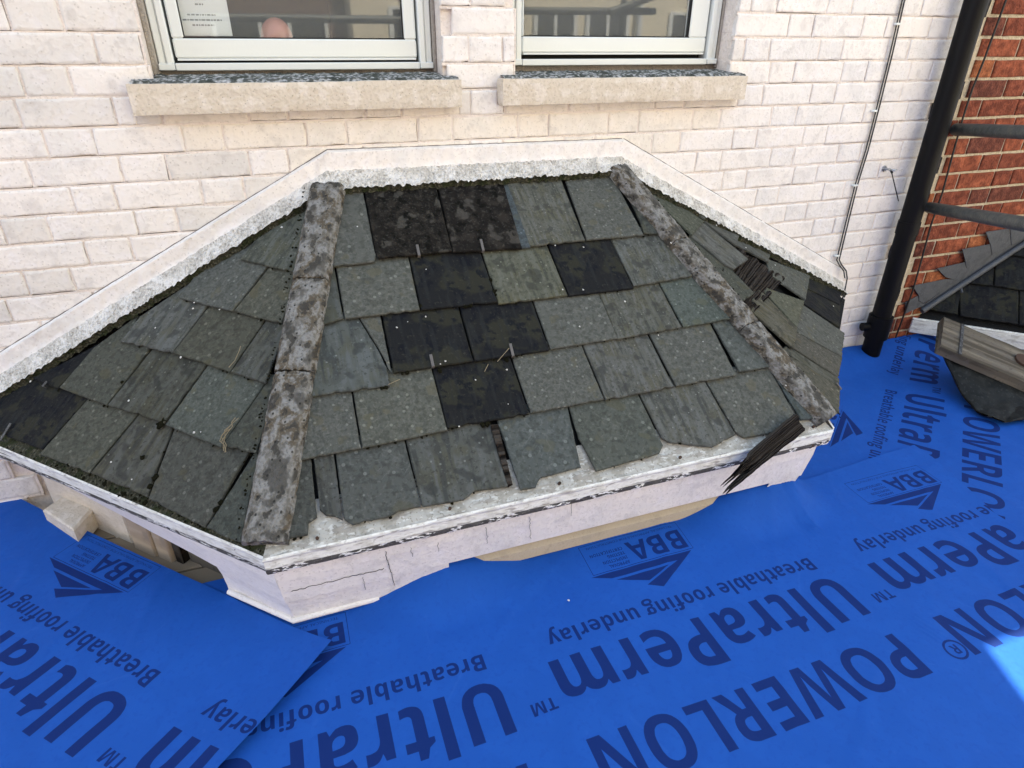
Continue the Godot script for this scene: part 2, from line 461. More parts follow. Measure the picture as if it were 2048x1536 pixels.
	var galv := compose(512, C(0.085, 0.094, 0.092), [[b_m, 0.45, 0.7, C(0.055, 0.062, 0.06), 0.8], [b_f, 0.6, 0.8, C(0.14, 0.15, 0.15), 0.5], [b_m, 0.3, 0.2, C(0.13, 0.12, 0.10), 0.7]])
	m = mat("scaffold", Color.WHITE, 0.5, T(galv), t_fine, 0.1, 2.5, 0.5)
	m.metallic = 0.35
	m = mat("zinc", C(0.5, 0.52, 0.55), 0.3)
	m.metallic = 0.9
	var rub := compose(512, C(0.012, 0.0135, 0.0135), [[b_m, 0.5, 0.75, C(0.024, 0.026, 0.025), 0.7], [b_f, 0.66, 0.8, C(0.09, 0.09, 0.088), 0.4]])
	mat("rubber", Color.WHITE, 0.6, T(rub), t_fine, 0.15, 1.7, 0.28)
	mat("cable_black", C(0.012, 0.011, 0.011), 0.6)
	mat("cable_grey", C(0.22, 0.225, 0.23), 0.55, t_fine, null, 0.0, 5.0, 0.4)
	mat("upvc", C(0.70, 0.73, 0.71), 0.38, null, t_fine, 0.03, 3.0, 0.5)
	mat("joint_dark", C(0.16, 0.14, 0.125), 0.95)
	mat("near_black", C(0.02, 0.02, 0.018), 0.95)
	mat("sealant", C(0.46, 0.44, 0.405), 0.9, t_paint, t_prel, 0.8, 3.0, 0.3)
	m = mat("glass", Color(0.93, 0.96, 0.95, 0.06), 0.02)
	m.transparency = BaseMaterial3D.TRANSPARENCY_ALPHA
	m.metallic_specular = 0.62
	mat("dark_glass", C(0.02, 0.02, 0.02), 0.06)
	mat("room", C(0.10, 0.095, 0.10), 0.9)
	mat("terracotta", C(0.40, 0.185, 0.145), 0.22)
	mat("felt", C(0.018, 0.019, 0.020), 0.95, null, t_fine, 0.5, 4.0, 0.2)
	mat("straw", C(0.25, 0.20, 0.12), 0.9)
	mat("flake", C(0.60, 0.59, 0.56), 0.8)
	mat("rust", C(0.05, 0.026, 0.016), 0.9)
	mat("cream_render", C(0.74, 0.68, 0.52), 0.9, null, t_fine, 0.3, 1.0, 0.3)
	mat("dark_brick", C(0.16, 0.10, 0.075), 0.9, null, t_fine, 0.3, 1.0, 0.3)
	mat("ground", C(0.19, 0.185, 0.175), 0.95, null, t_fine, 0.5, 1.0, 0.3)
	mat("deck_wood", C(0.24, 0.19, 0.13), 0.85)
	mat("cream_board", C(0.60, 0.53, 0.40), 0.6, t_paint, null, 0.0, 2.0, 0.4)

# ---------- the print on the underlay, drawn from lettering shapes ----------
var ink_img: Image
const PPM := 4096.0 / 1.01
const ZTOP := 1.80
const INK := Color(0.06, 0.165, 0.40)

func fill_tri(a: Vector2, b: Vector2, c: Vector2) -> void:
	var y0 := int(floor(minf(a.y, minf(b.y, c.y)) + 0.5))
	var y1 := int(floor(maxf(a.y, maxf(b.y, c.y)) + 0.5))
	var e := [[a, b], [b, c], [c, a]]
	for y in range(maxi(y0, 0), mini(y1, 4096)):
		var yc := y + 0.5
		var lo := 1e9
		var hi := -1e9
		for s in e:
			var p: Vector2 = s[0]; var q: Vector2 = s[1]
			if (p.y <= yc) != (q.y <= yc):
				var x := p.x + (q.x - p.x) * (yc - p.y) / (q.y - p.y)
				lo = minf(lo, x); hi = maxf(hi, x)
		if hi > lo:
			var x0 := int(floor(lo + 0.5)); var x1 := int(floor(hi + 0.5))
			if x1 > x0: ink_img.fill_rect(Rect2i(x0, y, x1 - x0, 1), INK)

func ink_poly(pts: Array) -> void:                # [X, Z] in metres
	var p := PackedVector2Array()
	for q in pts: p.append(Vector2(q[0] * PPM, (ZTOP - q[1]) * PPM))
	var idx := Geometry2D.triangulate_polygon(p)
	for k in range(0, idx.size(), 3): fill_tri(p[idx[k]], p[idx[k + 1]], p[idx[k + 2]])

func ink_line(x0: float, z0: float, x1: float, z1: float, w: float) -> void:
	var d := Vector2(x1 - x0, z1 - z0).normalized().orthogonal() * w * 0.5
	ink_poly([[x0 + d.x, z0 + d.y], [x1 + d.x, z1 + d.y], [x1 - d.x, z1 - d.y], [x0 - d.x, z0 - d.y]])

func text_tris(s: String, weight: int) -> PackedVector3Array:
	var f := SystemFont.new()
	f.font_names = PackedStringArray(["Droid Sans"])
	f.font_weight = weight
	var t := TextMesh.new()
	t.text = s
	t.font = f
	t.font_size = 96
	t.pixel_size = 0.01
	t.depth = 0.0
	t.curve_step = 0.6
	var arr := t.get_mesh_arrays()
	var v: PackedVector3Array = arr[Mesh.ARRAY_VERTEX]
	var out := PackedVector3Array()
	if arr[Mesh.ARRAY_INDEX] != null and arr[Mesh.ARRAY_INDEX].size():
		for i in arr[Mesh.ARRAY_INDEX]: out.append(v[i])
	else:
		out = v
	return out

func ink_text(s: String, x: float, zbase: float, width: float, cap: float, weight := 700) -> void:
	var v := text_tris(s, weight)
	var h := text_tris("H", weight)
	var h0 := 1e9; var h1 := -1e9
	for p in h: h0 = minf(h0, p.y); h1 = maxf(h1, p.y)
	var x0 := 1e9; var x1 := -1e9; var low := 1e9
	for p in v: x0 = minf(x0, p.x); x1 = maxf(x1, p.x)
	var r := text_tris("H" + s, weight)           # the same baseline as H stands on
	var base := 0.0
	var first := 1e9
	for p in r: first = minf(first, p.x)
	base = h0
	# a lone H and this text are both centred on the font's line, so the baseline is shared
	var kx := width / (x1 - x0)
	var ky := cap / (h1 - h0)
	for k in range(0, v.size(), 3):
		var q := []
		for m in 3: q.append(Vector2((x + (v[k + m].x - x0) * kx) * PPM, (ZTOP - zbase - (v[k + m].y - base) * ky) * PPM))
		fill_tri(q[0], q[1], q[2])

func underlay_texture() -> ImageTexture:
	ink_img = Image.create_empty(4096, 4096, false, Image.FORMAT_RGBA8)
	ink_img.fill(Color(INK.r, INK.g, INK.b, 0.0))
	ink_text("POWERLON", 0.012, 1.372, 0.872, 0.122)
	ink_text("R", 0.905, 1.452, 0.020, 0.026)
	for k in 32:                                      # ring round the R
		var a := TAU * k / 32.0; var b := TAU * (k + 1) / 32.0
		ink_line(0.915 + 0.026 * cos(a), 1.465 + 0.026 * sin(a), 0.915 + 0.026 * cos(b), 1.465 + 0.026 * sin(b), 0.006)
	ink_text("UltraPerm", 0.006, 1.160, 0.880, 0.142)
	ink_text("TM", 0.908, 1.252, 0.060, 0.032)
	ink_text("Breathable roofing underlay", 0.02, 1.078, 0.84, 0.046, 600)
	# certification mark: three bars of a roof, letters, a column of small words, a thin frame
	ink_poly([[0.335, 0.947], [0.665, 0.947], [0.610, 0.968], [0.395, 0.968]])
	ink_poly([[0.335, 0.947], [0.395, 0.968], [0.525, 1.020], [0.485, 1.040]])
	ink_poly([[0.430, 0.976], [0.600, 0.976], [0.512, 1.008]])
	ink_text("BBA", 0.335, 0.866, 0.185, 0.068)
	var words := ["APPROVAL", "INSPECTION", "TESTING", "CERTIFICATION"]
	for k in 4: ink_text(words[k], 0.532, 0.924 - k * 0.0165, [0.066, 0.078, 0.056, 0.105][k], 0.0105)
	ink_text("TECHNICAL APPROVALS FOR CONSTRUCTION", 0.345, 0.846, 0.29, 0.008, 400)
	for l in [[0.325, 0.838, 0.655, 0.838], [0.325, 0.838, 0.325, 0.942], [0.655, 0.838, 0.655, 0.942], [0.325, 0.942, 0.655, 0.942]]: ink_line(l[0], l[1], l[2], l[3], 0.0016)
	ink_img.resize(2048, 2048, Image.INTERPOLATE_BILINEAR)
	var base := compose(512, C(0.012, 0.081, 0.37), [[noise_bytes(512, 0.02, 0, 4, 91), 0.4, 0.7, C(0.013, 0.087, 0.39), 0.8], [noise_bytes(512, 0.006, 2, 2, 97), 0.9, 0.98, C(0.03, 0.11, 0.42), 0.25], [noise_bytes(512, 0.09, 0, 3, 92), 0.6, 0.8, C(0.011, 0.072, 0.345), 0.6]])
	base.resize(2048, 2048, Image.INTERPOLATE_CUBIC)
	base.convert(Image.FORMAT_RGBA8)
	base.blend_rect(ink_img, Rect2i(0, 0, 2048, 2048), Vector2i.ZERO)
	base.convert(Image.FORMAT_RGB8)
	return T(base)

func poster_texture() -> ImageTexture:
	var im := Image.create_empty(256, 384, false, Image.FORMAT_RGB8)
	im.fill(Color(0.80, 0.83, 0.82))
	var r := RandomNumberGenerator.new(); r.seed = 5
	var cols := [Color(0.15, 0.2, 0.25), Color(0.3, 0.42, 0.5), Color(0.75, 0.78, 0.8), Color(0.35, 0.3, 0.22), Color(0.5, 0.42, 0.3), Color(0.1, 0.12, 0.15)]
	for s in [[30, 8, 112, 150], [146, 8, 90, 150]]:
		for k in 900:
			var c: Color = cols[r.randi() % 6]
			im.fill_rect(Rect2i(s[0] + r.randi() % (s[2] - 8), s[1] + r.randi() % (s[3] - 8), 2 + r.randi() % 7, 2 + r.randi() % 7), c)
	var y := 172
	for w in [200, 200, 0, 76, 96, 70, 60, 40, 0, 130, 180, 100]:
		if w > 0:
			var x := 128 - int(w) / 2
			while x < 128 + int(w) / 2:
				var l := 5 + r.randi() % 14
				im.fill_rect(Rect2i(x, y, mini(l, 128 + int(w) / 2 - x), 5), Color(0.42, 0.44, 0.44))
				x += l + 4
		y += 16
	return T(im)

# ---------- camera, sky, sun ----------
func set_stage() -> void:
	var p := deg_to_rad(28.28868731)
	var yaw := deg_to_rad(19.65878258)
	var roll := deg_to_rad(0.21465653)
	cf = Vector3(sin(yaw) * cos(p), -sin(p), -cos(yaw) * cos(p))
	var r0 := Vector3(cos(yaw), 0, sin(yaw))
	var u0 := r0.cross(cf)
	cr = r0 * cos(roll) + u0 * sin(roll)
	cu = -r0 * sin(roll) + u0 * cos(roll)
	var cam := Camera3D.new()
	cam.name = "camera"
	cam.fov = rad_to_deg(2.0 * atan(768.0 / F))
	cam.near = 0.05
	cam.far = 200.0
	add_child(cam)
	cam.transform = Transform3D(Basis(cr, cu, -cf), CAM)
	cam.current = true
	var env := Environment.new()
	env.background_mode = Environment.BG_SKY
	var sky := Sky.new()
	var sm := ProceduralSkyMaterial.new()
	sm.sky_top_color = Color(0.50, 0.58, 0.68)
	sm.sky_horizon_color = Color(0.97, 0.965, 0.955)
	sm.sky_curve = 0.30
	sm.sky_energy_multiplier = 1.0
	sm.ground_bottom_color = Color(0.3, 0.29, 0.28)
	sm.ground_horizon_color = Color(0.6, 0.6, 0.6)
	sky.sky_material = sm
	env.sky = sky
	env.tonemap_mode = Environment.TONE_MAPPER_LINEAR
	env.tonemap_exposure = 4.15
	env.sdfgi_enabled = true
	env.ssao_enabled = true
	env.ssil_enabled = true
	var we := WorldEnvironment.new()
	we.name = "environment"
	we.environment = env
	add_child(we)
	var sun := DirectionalLight3D.new()
	sun.name = "sun"
	sun.light_energy = 1.6
	sun.light_color = Color(1.0, 0.95, 0.87)
	sun.light_angular_distance = 0.6
	sun.shadow_enabled = true
	add_child(sun)
	# the sun stands behind the houses, 60 degrees high, and clears an added step in the unseen wall top
	var el := deg_to_rad(60.0)
	var to_sun := Vector3(0.33 * cos(el), sin(el), -0.944 * cos(el))
	sun.look_at_from_position(Vector3.ZERO, -to_sun, Vector3.UP)

# ---------- bricks ----------
func brick_mesh(w: float, h: float, sd: int, rough := 0.0016, edge := 0.0030, back := 0.022) -> ArrayMesh:
	var r := RandomNumberGenerator.new(); r.seed = sd
	var nx := 5 if w > 0.15 else 3
	var ny := 2
	var xs := [-w / 2, -w / 2 + edge, -w / 2 + edge * 2.6]
	for k in range(1, nx): xs.append(-w / 2 + edge + (w - 2 * edge) * k / nx)
	xs.append(w / 2 - edge * 2.6); xs.append(w / 2 - edge); xs.append(w / 2)
	var ys := [-h / 2, -h / 2 + edge, -h / 2 + edge * 2.6]
	for k in range(1, ny): ys.append(-h / 2 + edge + (h - 2 * edge) * k / ny)
	ys.append(h / 2 - edge * 2.6); ys.append(h / 2 - edge); ys.append(h / 2)
	var tilt := Vector2(r.randf_range(-0.008, 0.008), r.randf_range(-0.012, 0.012))
	var rows := []
	for j in ys.size():
		var row := []
		for i in xs.size():
			var rim := i == 0 or j == 0 or i == xs.size() - 1 or j == ys.size() - 1
			var x: float = xs[i] + r.randf_range(-1, 1) * rough
			var y: float = ys[j] + r.randf_range(-1, 1) * rough
			var z: float = r.randf_range(-1, 1) * rough * (0.22 if i in [1, 2] or j in [1, 2] or i in [xs.size() - 2, xs.size() - 3] or j in [ys.size() - 2, ys.size() - 3] else 0.55) + x * tilt.x + y * tilt.y
			if rim: z -= edge * 0.9
			row.append(Vector3(x, y, z))
		rows.append(row)
	var st := begin()
	st.set_smooth_group(0)
	for j in rows.size() - 1:
		for i in xs.size() - 1:
			var a: Vector3 = rows[j][i]; var b: Vector3 = rows[j][i + 1]; var c: Vector3 = rows[j + 1][i + 1]; var d: Vector3 = rows[j + 1][i]
			for v in [a, c, b, a, d, c]: st.add_vertex(v)
	var loop := []
	for i in xs.size(): loop.append(rows[0][i])
	for j in range(1, rows.size()): loop.append(rows[j][xs.size() - 1])
	for i in range(xs.size() - 2, -1, -1): loop.append(rows[rows.size() - 1][i])
	for j in range(rows.size() - 2, 0, -1): loop.append(rows[j][0])
	st.set_smooth_group(1)
	for k in loop.size():
		var a: Vector3 = loop[k]; var b: Vector3 = loop[(k + 1) % loop.size()]
		var a2 := Vector3(a.x, a.y, -back); var b2 := Vector3(b.x, b.y, -back)
		for v in [a, b, b2, a, b2, a2]: st.add_vertex(v)
	st.generate_normals()
	return st.commit()

var brick_cache := {}
func brick(w: float, h: float, variant: int, rough := 0.0019, edge := 0.0030) -> ArrayMesh:
	var key := "%d_%d_%d_%d" % [int(round(w * 250)), int(round(h * 500)), variant, int(rough * 1e5)]
	if not brick_cache.has(key): brick_cache[key] = brick_mesh(round(w * 250) / 250.0, h, hash(key) & 0xffff, rough, edge)
	return brick_cache[key]

func in_fillet(x: float, y: float) -> bool:          # under the top line of the cement flashing round the bay roof
	if y > 1.045: return false
	var l := 1.05 + (x - 0.151) * 0.517
	var r := 1.043 - (x - 1.168) * 0.511
	return y < minf(minf(l, r), 1.045)

const WIN := [[-0.287, 0.527], [0.757, 1.576]]
const SILL := [[-0.345, 0.572], [0.699, 1.622]]

func brick_wall_painted(house: Node3D) -> void:
	# backing with two window openings; painted joints show between the bricks
	var st := begin()
	var zf := -0.016
	var zb := -0.24
	var y0 := -2.7
	var top := 5.6
	var xl := -6.0
	var xr := 2.745
	var xg := 2.022  # unseen wall top steps down here, placed to shape the sun patch
	var low_top := 2.76
	for s in [[xl, WIN[0][0], y0, top], [WIN[0][1], WIN[1][0], y0, top], [WIN[1][1], xg, y0, top], [xg, xr, y0, low_top], [WIN[0][0], WIN[0][1], y0, 1.2], [WIN[1][0], WIN[1][1], y0, 1.2], [WIN[0][0], WIN[0][1], 2.75, top], [WIN[1][0], WIN[1][1], 2.75, top]]:
		addbox(st, Vector3(s[0], s[2], zb), Vector3(s[1], s[3], zf), 0.0)
	var specs := []
	var C0 := 1.4339 + 0.075 * 3
	for k in range(0, 24):
		var yt := C0 - 0.075 * k - 0.0030
		var yb := C0 - 0.075 * (k + 1) + 0.0030
		var yc := (yt + yb) / 2
		if yt < -0.1: continue
		var head := (k % 2) == 0
		var x := -1.075 + (0.0 if head else 0.1685) - 0.3375
		var even := true
		rng.seed = 100 + k
		while x < 2.745:
			var w := (0.1125 if even else 0.225) + rng.randf_range(-0.006, 0.006)
			even = not even
			var a := x + 0.0026
			var b := x + w - 0.0026
			x += w
			# cut at openings and at the end of the paint
			var spans := [[a, b]]
			for o in 2:
				if yc > 1.245 and yc < 2.75:
					var keep := []
					for s in spans:
						if s[1] <= WIN[o][0] or s[0] >= WIN[o][1]: keep.append(s); continue
						if s[0] < WIN[o][0] - 0.03: keep.append([s[0], WIN[o][0]])
						if s[1] > WIN[o][1] + 0.03: keep.append([WIN[o][1], s[1]])
					spans = keep
				elif yc > 1.162 and yc < 1.245:
					var keep := []
					for s in spans:
						if s[1] <= SILL[o][0] or s[0] >= SILL[o][1]: keep.append(s); continue
						if yb < 1.15: specs.append([(s[0] + s[1]) / 2, (yb + 1.1635) / 2, s[1] - s[0], 1.1635 - yb, false])
						if s[0] < SILL[o][0] - 0.03: keep.append([s[0], SILL[o][0]])
						if s[1] > SILL[o][1] + 0.03: keep.append([SILL[o][1], s[1]])
					spans = keep
			for s in spans:
				if s[1] - s[0] < 0.025: continue
				var xc: float = (s[0] + s[1]) / 2
				var yb2 := yb
				var yt2 := yt
				if yc > 1.162 and yc < 1.2: pass
				if in_fillet(s[0], yt) and in_fillet(s[1], yt): 
					if yc > 0.34 or (xc > -1.0 and xc < 2.3): continue
				if yc < 0.31 and xc > -0.75 and xc < 2.05: continue
				var edge_x := 2.622 + (0.007 if k % 2 == 0 else -0.005)
				var pieces := [[s[0], s[1], false]]
				if s[1] > edge_x:
					pieces = []
					if edge_x - s[0] > 0.03: pieces.append([s[0], edge_x, false])
					if s[1] - maxf(edge_x + 0.004, s[0]) > 0.02: pieces.append([maxf(edge_x + 0.004, s[0]), minf(s[1], 2.742), true])
				for p in pieces:
					specs.append([(p[0] + p[1]) / 2, (yt2 + yb2) / 2, p[1] - p[0], yt2 - yb2, p[2]])
	specs.sort_custom(func(a, b): return Vector2(a[0], a[1] - 1.335).length() + (3.0 if a[1] > 1.5 else 0.0) < Vector2(b[0], b[1] - 1.335).length() + (3.0 if b[1] > 1.5 else 0.0))
	rng.seed = 66
	for s in specs:                                    # mortar: some of it has shrunk from the brick above and left a crack
		var x0: float = s[0] - s[2] / 2; var x1: float = s[0] + s[2] / 2
		var yb: float = s[1] - s[3] / 2; var yt: float = s[1] + s[3] / 2
		var u := rng.randf()
		var crack := 0.0 if u < 0.30 else rng.randf_range(0.0010, 0.0034)
		var zm := rng.randf_range(-0.0042, -0.0016)
		addbox(st, Vector3(x0 - 0.004, yb - 0.0105, -0.018), Vector3(x1 + 0.004, yb + 0.0012 - crack, zm), 0.0007)
		var gap := 0.0 if rng.randf() < 0.62 else rng.randf_range(0.0008, 0.0022)
		addbox(st, Vector3(x1 - 0.0012 + gap, yb - 0.001, -0.018), Vector3(x1 + 0.0066, yt + 0.001, rng.randf_range(-0.0046, -0.0018)), 0.0006)
	var wall := part("wall", done(st), M.joint, house, "painted mortar joints of the off-white brick wall")
	var rest := begin()
	rng.seed = 77
	var many := 0
	for s in specs:
		var m: StandardMaterial3D = M.paint
		var u := rng.randf()
		if s[4]: m = M.black_paint
		elif s[1] > 1.08 and s[1] < 1.17 and ((s[0] > -0.25 and s[0] < 0.66) or (s[0] > 0.75 and s[0] < 1.56)): m = M.paint_yellow
		elif s[1] > 1.005 and s[1] < 1.1 and s[0] > 0.1 and s[0] < 1.5 and u < 0.75: m = M.paint_yellow
		elif s[0] < -0.3 and s[1] > 1.15: m = M.paint_grey if u < 0.7 else M.paint
		elif s[0] > 1.65 and u < 0.5: m = M.paint_cool
		elif u < 0.16: m = M.paint_grey
		var mesh := brick(s[2], s[3], rng.randi() % 4)
		var at := Transform3D(Basis(Vector3.BACK, rng.randf_range(-0.006, 0.006)), Vector3(s[0], s[1], rng.randf_range(-0.0012, 0.0018)))
		if many < 300:
			var o := part("brick", mesh, m, wall)
			o.global_transform = at
			many += 1
		else:
			rest.append_from(mesh, 0, at)
	if specs.size() > 300:
		var o := part("brick_remainder", rest.commit(), M.paint, wall)
		o.set_meta("kind", "stuff")

func brick_wall_red(house: Node3D) -> void:
	var st := begin()
	addbox(st, Vector3(2.745, -2.7, -0.24), Vector3(8.0, 2.45, -0.007), 0.0)
	var wall := part("wall", done(st), M.mortar, house, "sandy mortar joints of the red brick wall")
	var many := 0
	for k in range(0, 26):
		var yt := 1.443 + 0.0766 * 3 - 0.0766 * k - 0.006
		var yb := yt - 0.0766 + 0.012
		if yt < -0.1: break
		rng.seed = 500 + k
		var x := 2.758 - 0.3375 + (0.0 if k % 2 == 1 else -0.105)
		var even := true
		while x < 4.6:
			var w := (0.1235 if even else 0.222) + rng.randf_range(-0.005, 0.005)
			even = not even
			var a := maxf(x + 0.006, 2.748)
			var b := x + w - 0.006
			x += w
			if b - a < 0.03: continue
			var pick = [0, 0, 1, 1, 2, 0, 3, 1][rng.randi() % 8]
			var o := part("brick", brick(b - a, yt - yb, 10 + rng.randi() % 4, 0.0012, 0.003), M["red%d" % pick], wall)
			o.global_transform = Transform3D(Basis(Vector3.BACK, rng.randf_range(-0.008, 0.008)), Vector3((a + b) / 2, (yt + yb) / 2, rng.randf_range(-0.001, 0.002)))
			many += 1

# ---------- windows ----------
func window(house: Node3D, x0: float, x1: float, fl: float, fr: float, gl: float, gr: float, fb: float, sb: float, gb: float) -> void:
	var top := 2.72
	var win := group_part("window", house)
	win.set_meta("label", "white plastic sash window set in the painted wall")
	var st := begin()
	# outer frame: jambs with a stepped bead, sill rail
	for s in [[fl, fl + 0.020, -0.085], [fl + 0.021, fl + 0.040, -0.078], [fr - 0.040, fr - 0.021, -0.078], [fr - 0.020, fr, -0.085]]:
		addbox(st, Vector3(s[0], fb + 0.002, -0.15), Vector3(s[1], top, s[2]), 0.003)
	addbox(st, Vector3(fl + 0.042, fb, -0.15), Vector3(fr - 0.042, fb + 0.019, -0.074), 0.002)
	addbox(st, Vector3(fl - 0.001, fb + 0.001, -0.149), Vector3(fl + 0.0405, fb + 0.0185, -0.0735), 0.002)
	addbox(st, Vector3(fr - 0.0405, fb + 0.001, -0.149), Vector3(fr + 0.001, fb + 0.0185, -0.0735), 0.002)
	addbox(st, Vector3(fl, top, -0.15), Vector3(fr, top + 0.03, -0.074), 0.003)
	part("frame", done(st), M.upvc, win)
	st = begin()
	# the sash: bottom rail, stiles, top rail
	addbox(st, Vector3(fl + 0.046, sb, -0.125), Vector3(fr - 0.046, gb - 0.002, -0.090), 0.004)
	addbox(st, Vector3(fl + 0.046, gb - 0.002, -0.124), Vector3(gl, top - 0.05, -0.0905), 0.004)
	addbox(st, Vector3(gr, gb - 0.002, -0.124), Vector3(fr - 0.046, top - 0.05, -0.0905), 0.004)
	addbox(st, Vector3(fl + 0.046, top - 0.05, -0.124), Vector3(fr - 0.046, top - 0.003, -0.0905), 0.004)
	addbox(st, Vector3(fl + 0.050, sb - 0.006, -0.120), Vector3(fr - 0.050, sb - 0.0005, -0.0885), 0.001)
	part("sash", done(st), M.upvc, win)
	st = begin()                                        # rubber gasket and dark strips filling the gap under the sash
	addbox(st, Vector3(gl - 0.004, gb - 0.003, -0.112), Vector3(gr + 0.004, gb + 0.0012, -0.0935), 0.0)
	addbox(st, Vector3(gl - 0.002, gb, -0.112), Vector3(gl + 0.0012, top - 0.055, -0.0935), 0.0)
	addbox(st, Vector3(gr - 0.0012, gb, -0.112), Vector3(gr + 0.002, top - 0.055, -0.0935), 0.0)
	addbox(st, Vector3(fl + 0.044, fb + 0.0195, -0.14), Vector3(fr - 0.044, fb + 0.021, -0.095), 0.0)
	addbox(st, Vector3(fl + 0.044, fb + 0.0195, -0.148), Vector3(fr - 0.044, sb + 0.01, -0.127), 0.0)
	part("gasket", done(st), M.near_black, win)
	part("pane", box(Vector3(gl - 0.002, gb - 0.002, -0.108), Vector3(gr + 0.002, top - 0.051, -0.104), 0.0), M.glass, win)
	st = begin()                                        # mastic between frame and brick reveal
	addbox(st, Vector3(x0 - 0.001, fb - 0.012, -0.16), Vector3(fl - 0.002, top, -0.080), 0.004)
	addbox(st, Vector3(fr + 0.002, fb - 0.012, -0.16), Vector3(x1 + 0.001, top, -0.080), 0.004)
	addbox(st, Vector3(fl - 0.002, fb - 0.018, -0.16), Vector3(fr + 0.002, fb - 0.0015, -0.098), 0.0)
	part("sealant", done(st), M.sealant, win)
	addbox(begin(), Vector3.ZERO, Vector3.ONE)

func rough_block(lo: Vector3, hi: Vector3, nx: int, ny: int, nz: int, amp: float, sd: int, faces := "ftblr") -> ArrayMesh:
	# a stone block with gently uneven faces; the same noise moves shared edges so that faces stay joined
	var n := FastNoiseLite.new(); n.seed = sd; n.frequency = 9.0; n.fractal_octaves = 3
	var mv := func(p: Vector3) -> Vector3:
		var c := (lo + hi) / 2
		var e := Vector3(n.get_noise_3d(p.x, p.y, p.z), n.get_noise_3d(p.x + 31, p.y, p.z), n.get_noise_3d(p.x, p.y + 57, p.z)) * amp
		var q := p + e
		var near := 0                                       # round off edges
		for k in 3:
			if absf(p[k] - lo[k]) < 1e-5 or absf(p[k] - hi[k]) < 1e-5: near += 1
		if near >= 2: q = q.move_toward(c, amp * 2.2)
		return q
	var st := begin()
	var mk := func(o: Vector3, u: Vector3, v: Vector3, nu: int, nv: int, out: Vector3):
		var rows := []
		for j in nv + 1:
			var row := []
			for i in nu + 1: row.append(mv.call(o + u * (i / float(nu)) + v * (j / float(nv))))
			rows.append(row)
		grid(st, rows, out)
	var d := hi - lo
	mk.call(Vector3(lo.x, lo.y, hi.z), Vector3(d.x, 0, 0), Vector3(0, d.y, 0), nx, ny, Vector3.BACK)
	mk.call(Vector3(lo.x, lo.y, lo.z), Vector3(d.x, 0, 0), Vector3(0, 0, d.z), nx, nz, Vector3.DOWN)
	mk.call(Vector3(lo.x, hi.y, lo.z), Vector3(d.x, 0, 0), Vector3(0, 0, d.z), nx, nz, Vector3.UP)
	mk.call(lo, Vector3(0, d.y, 0), Vector3(0, 0, d.z), ny, nz, Vector3.LEFT)
	mk.call(Vector3(hi.x, lo.y, lo.z), Vector3(0, d.y, 0), Vector3(0, 0, d.z), ny, nz, Vector3.RIGHT)
	return done(st)

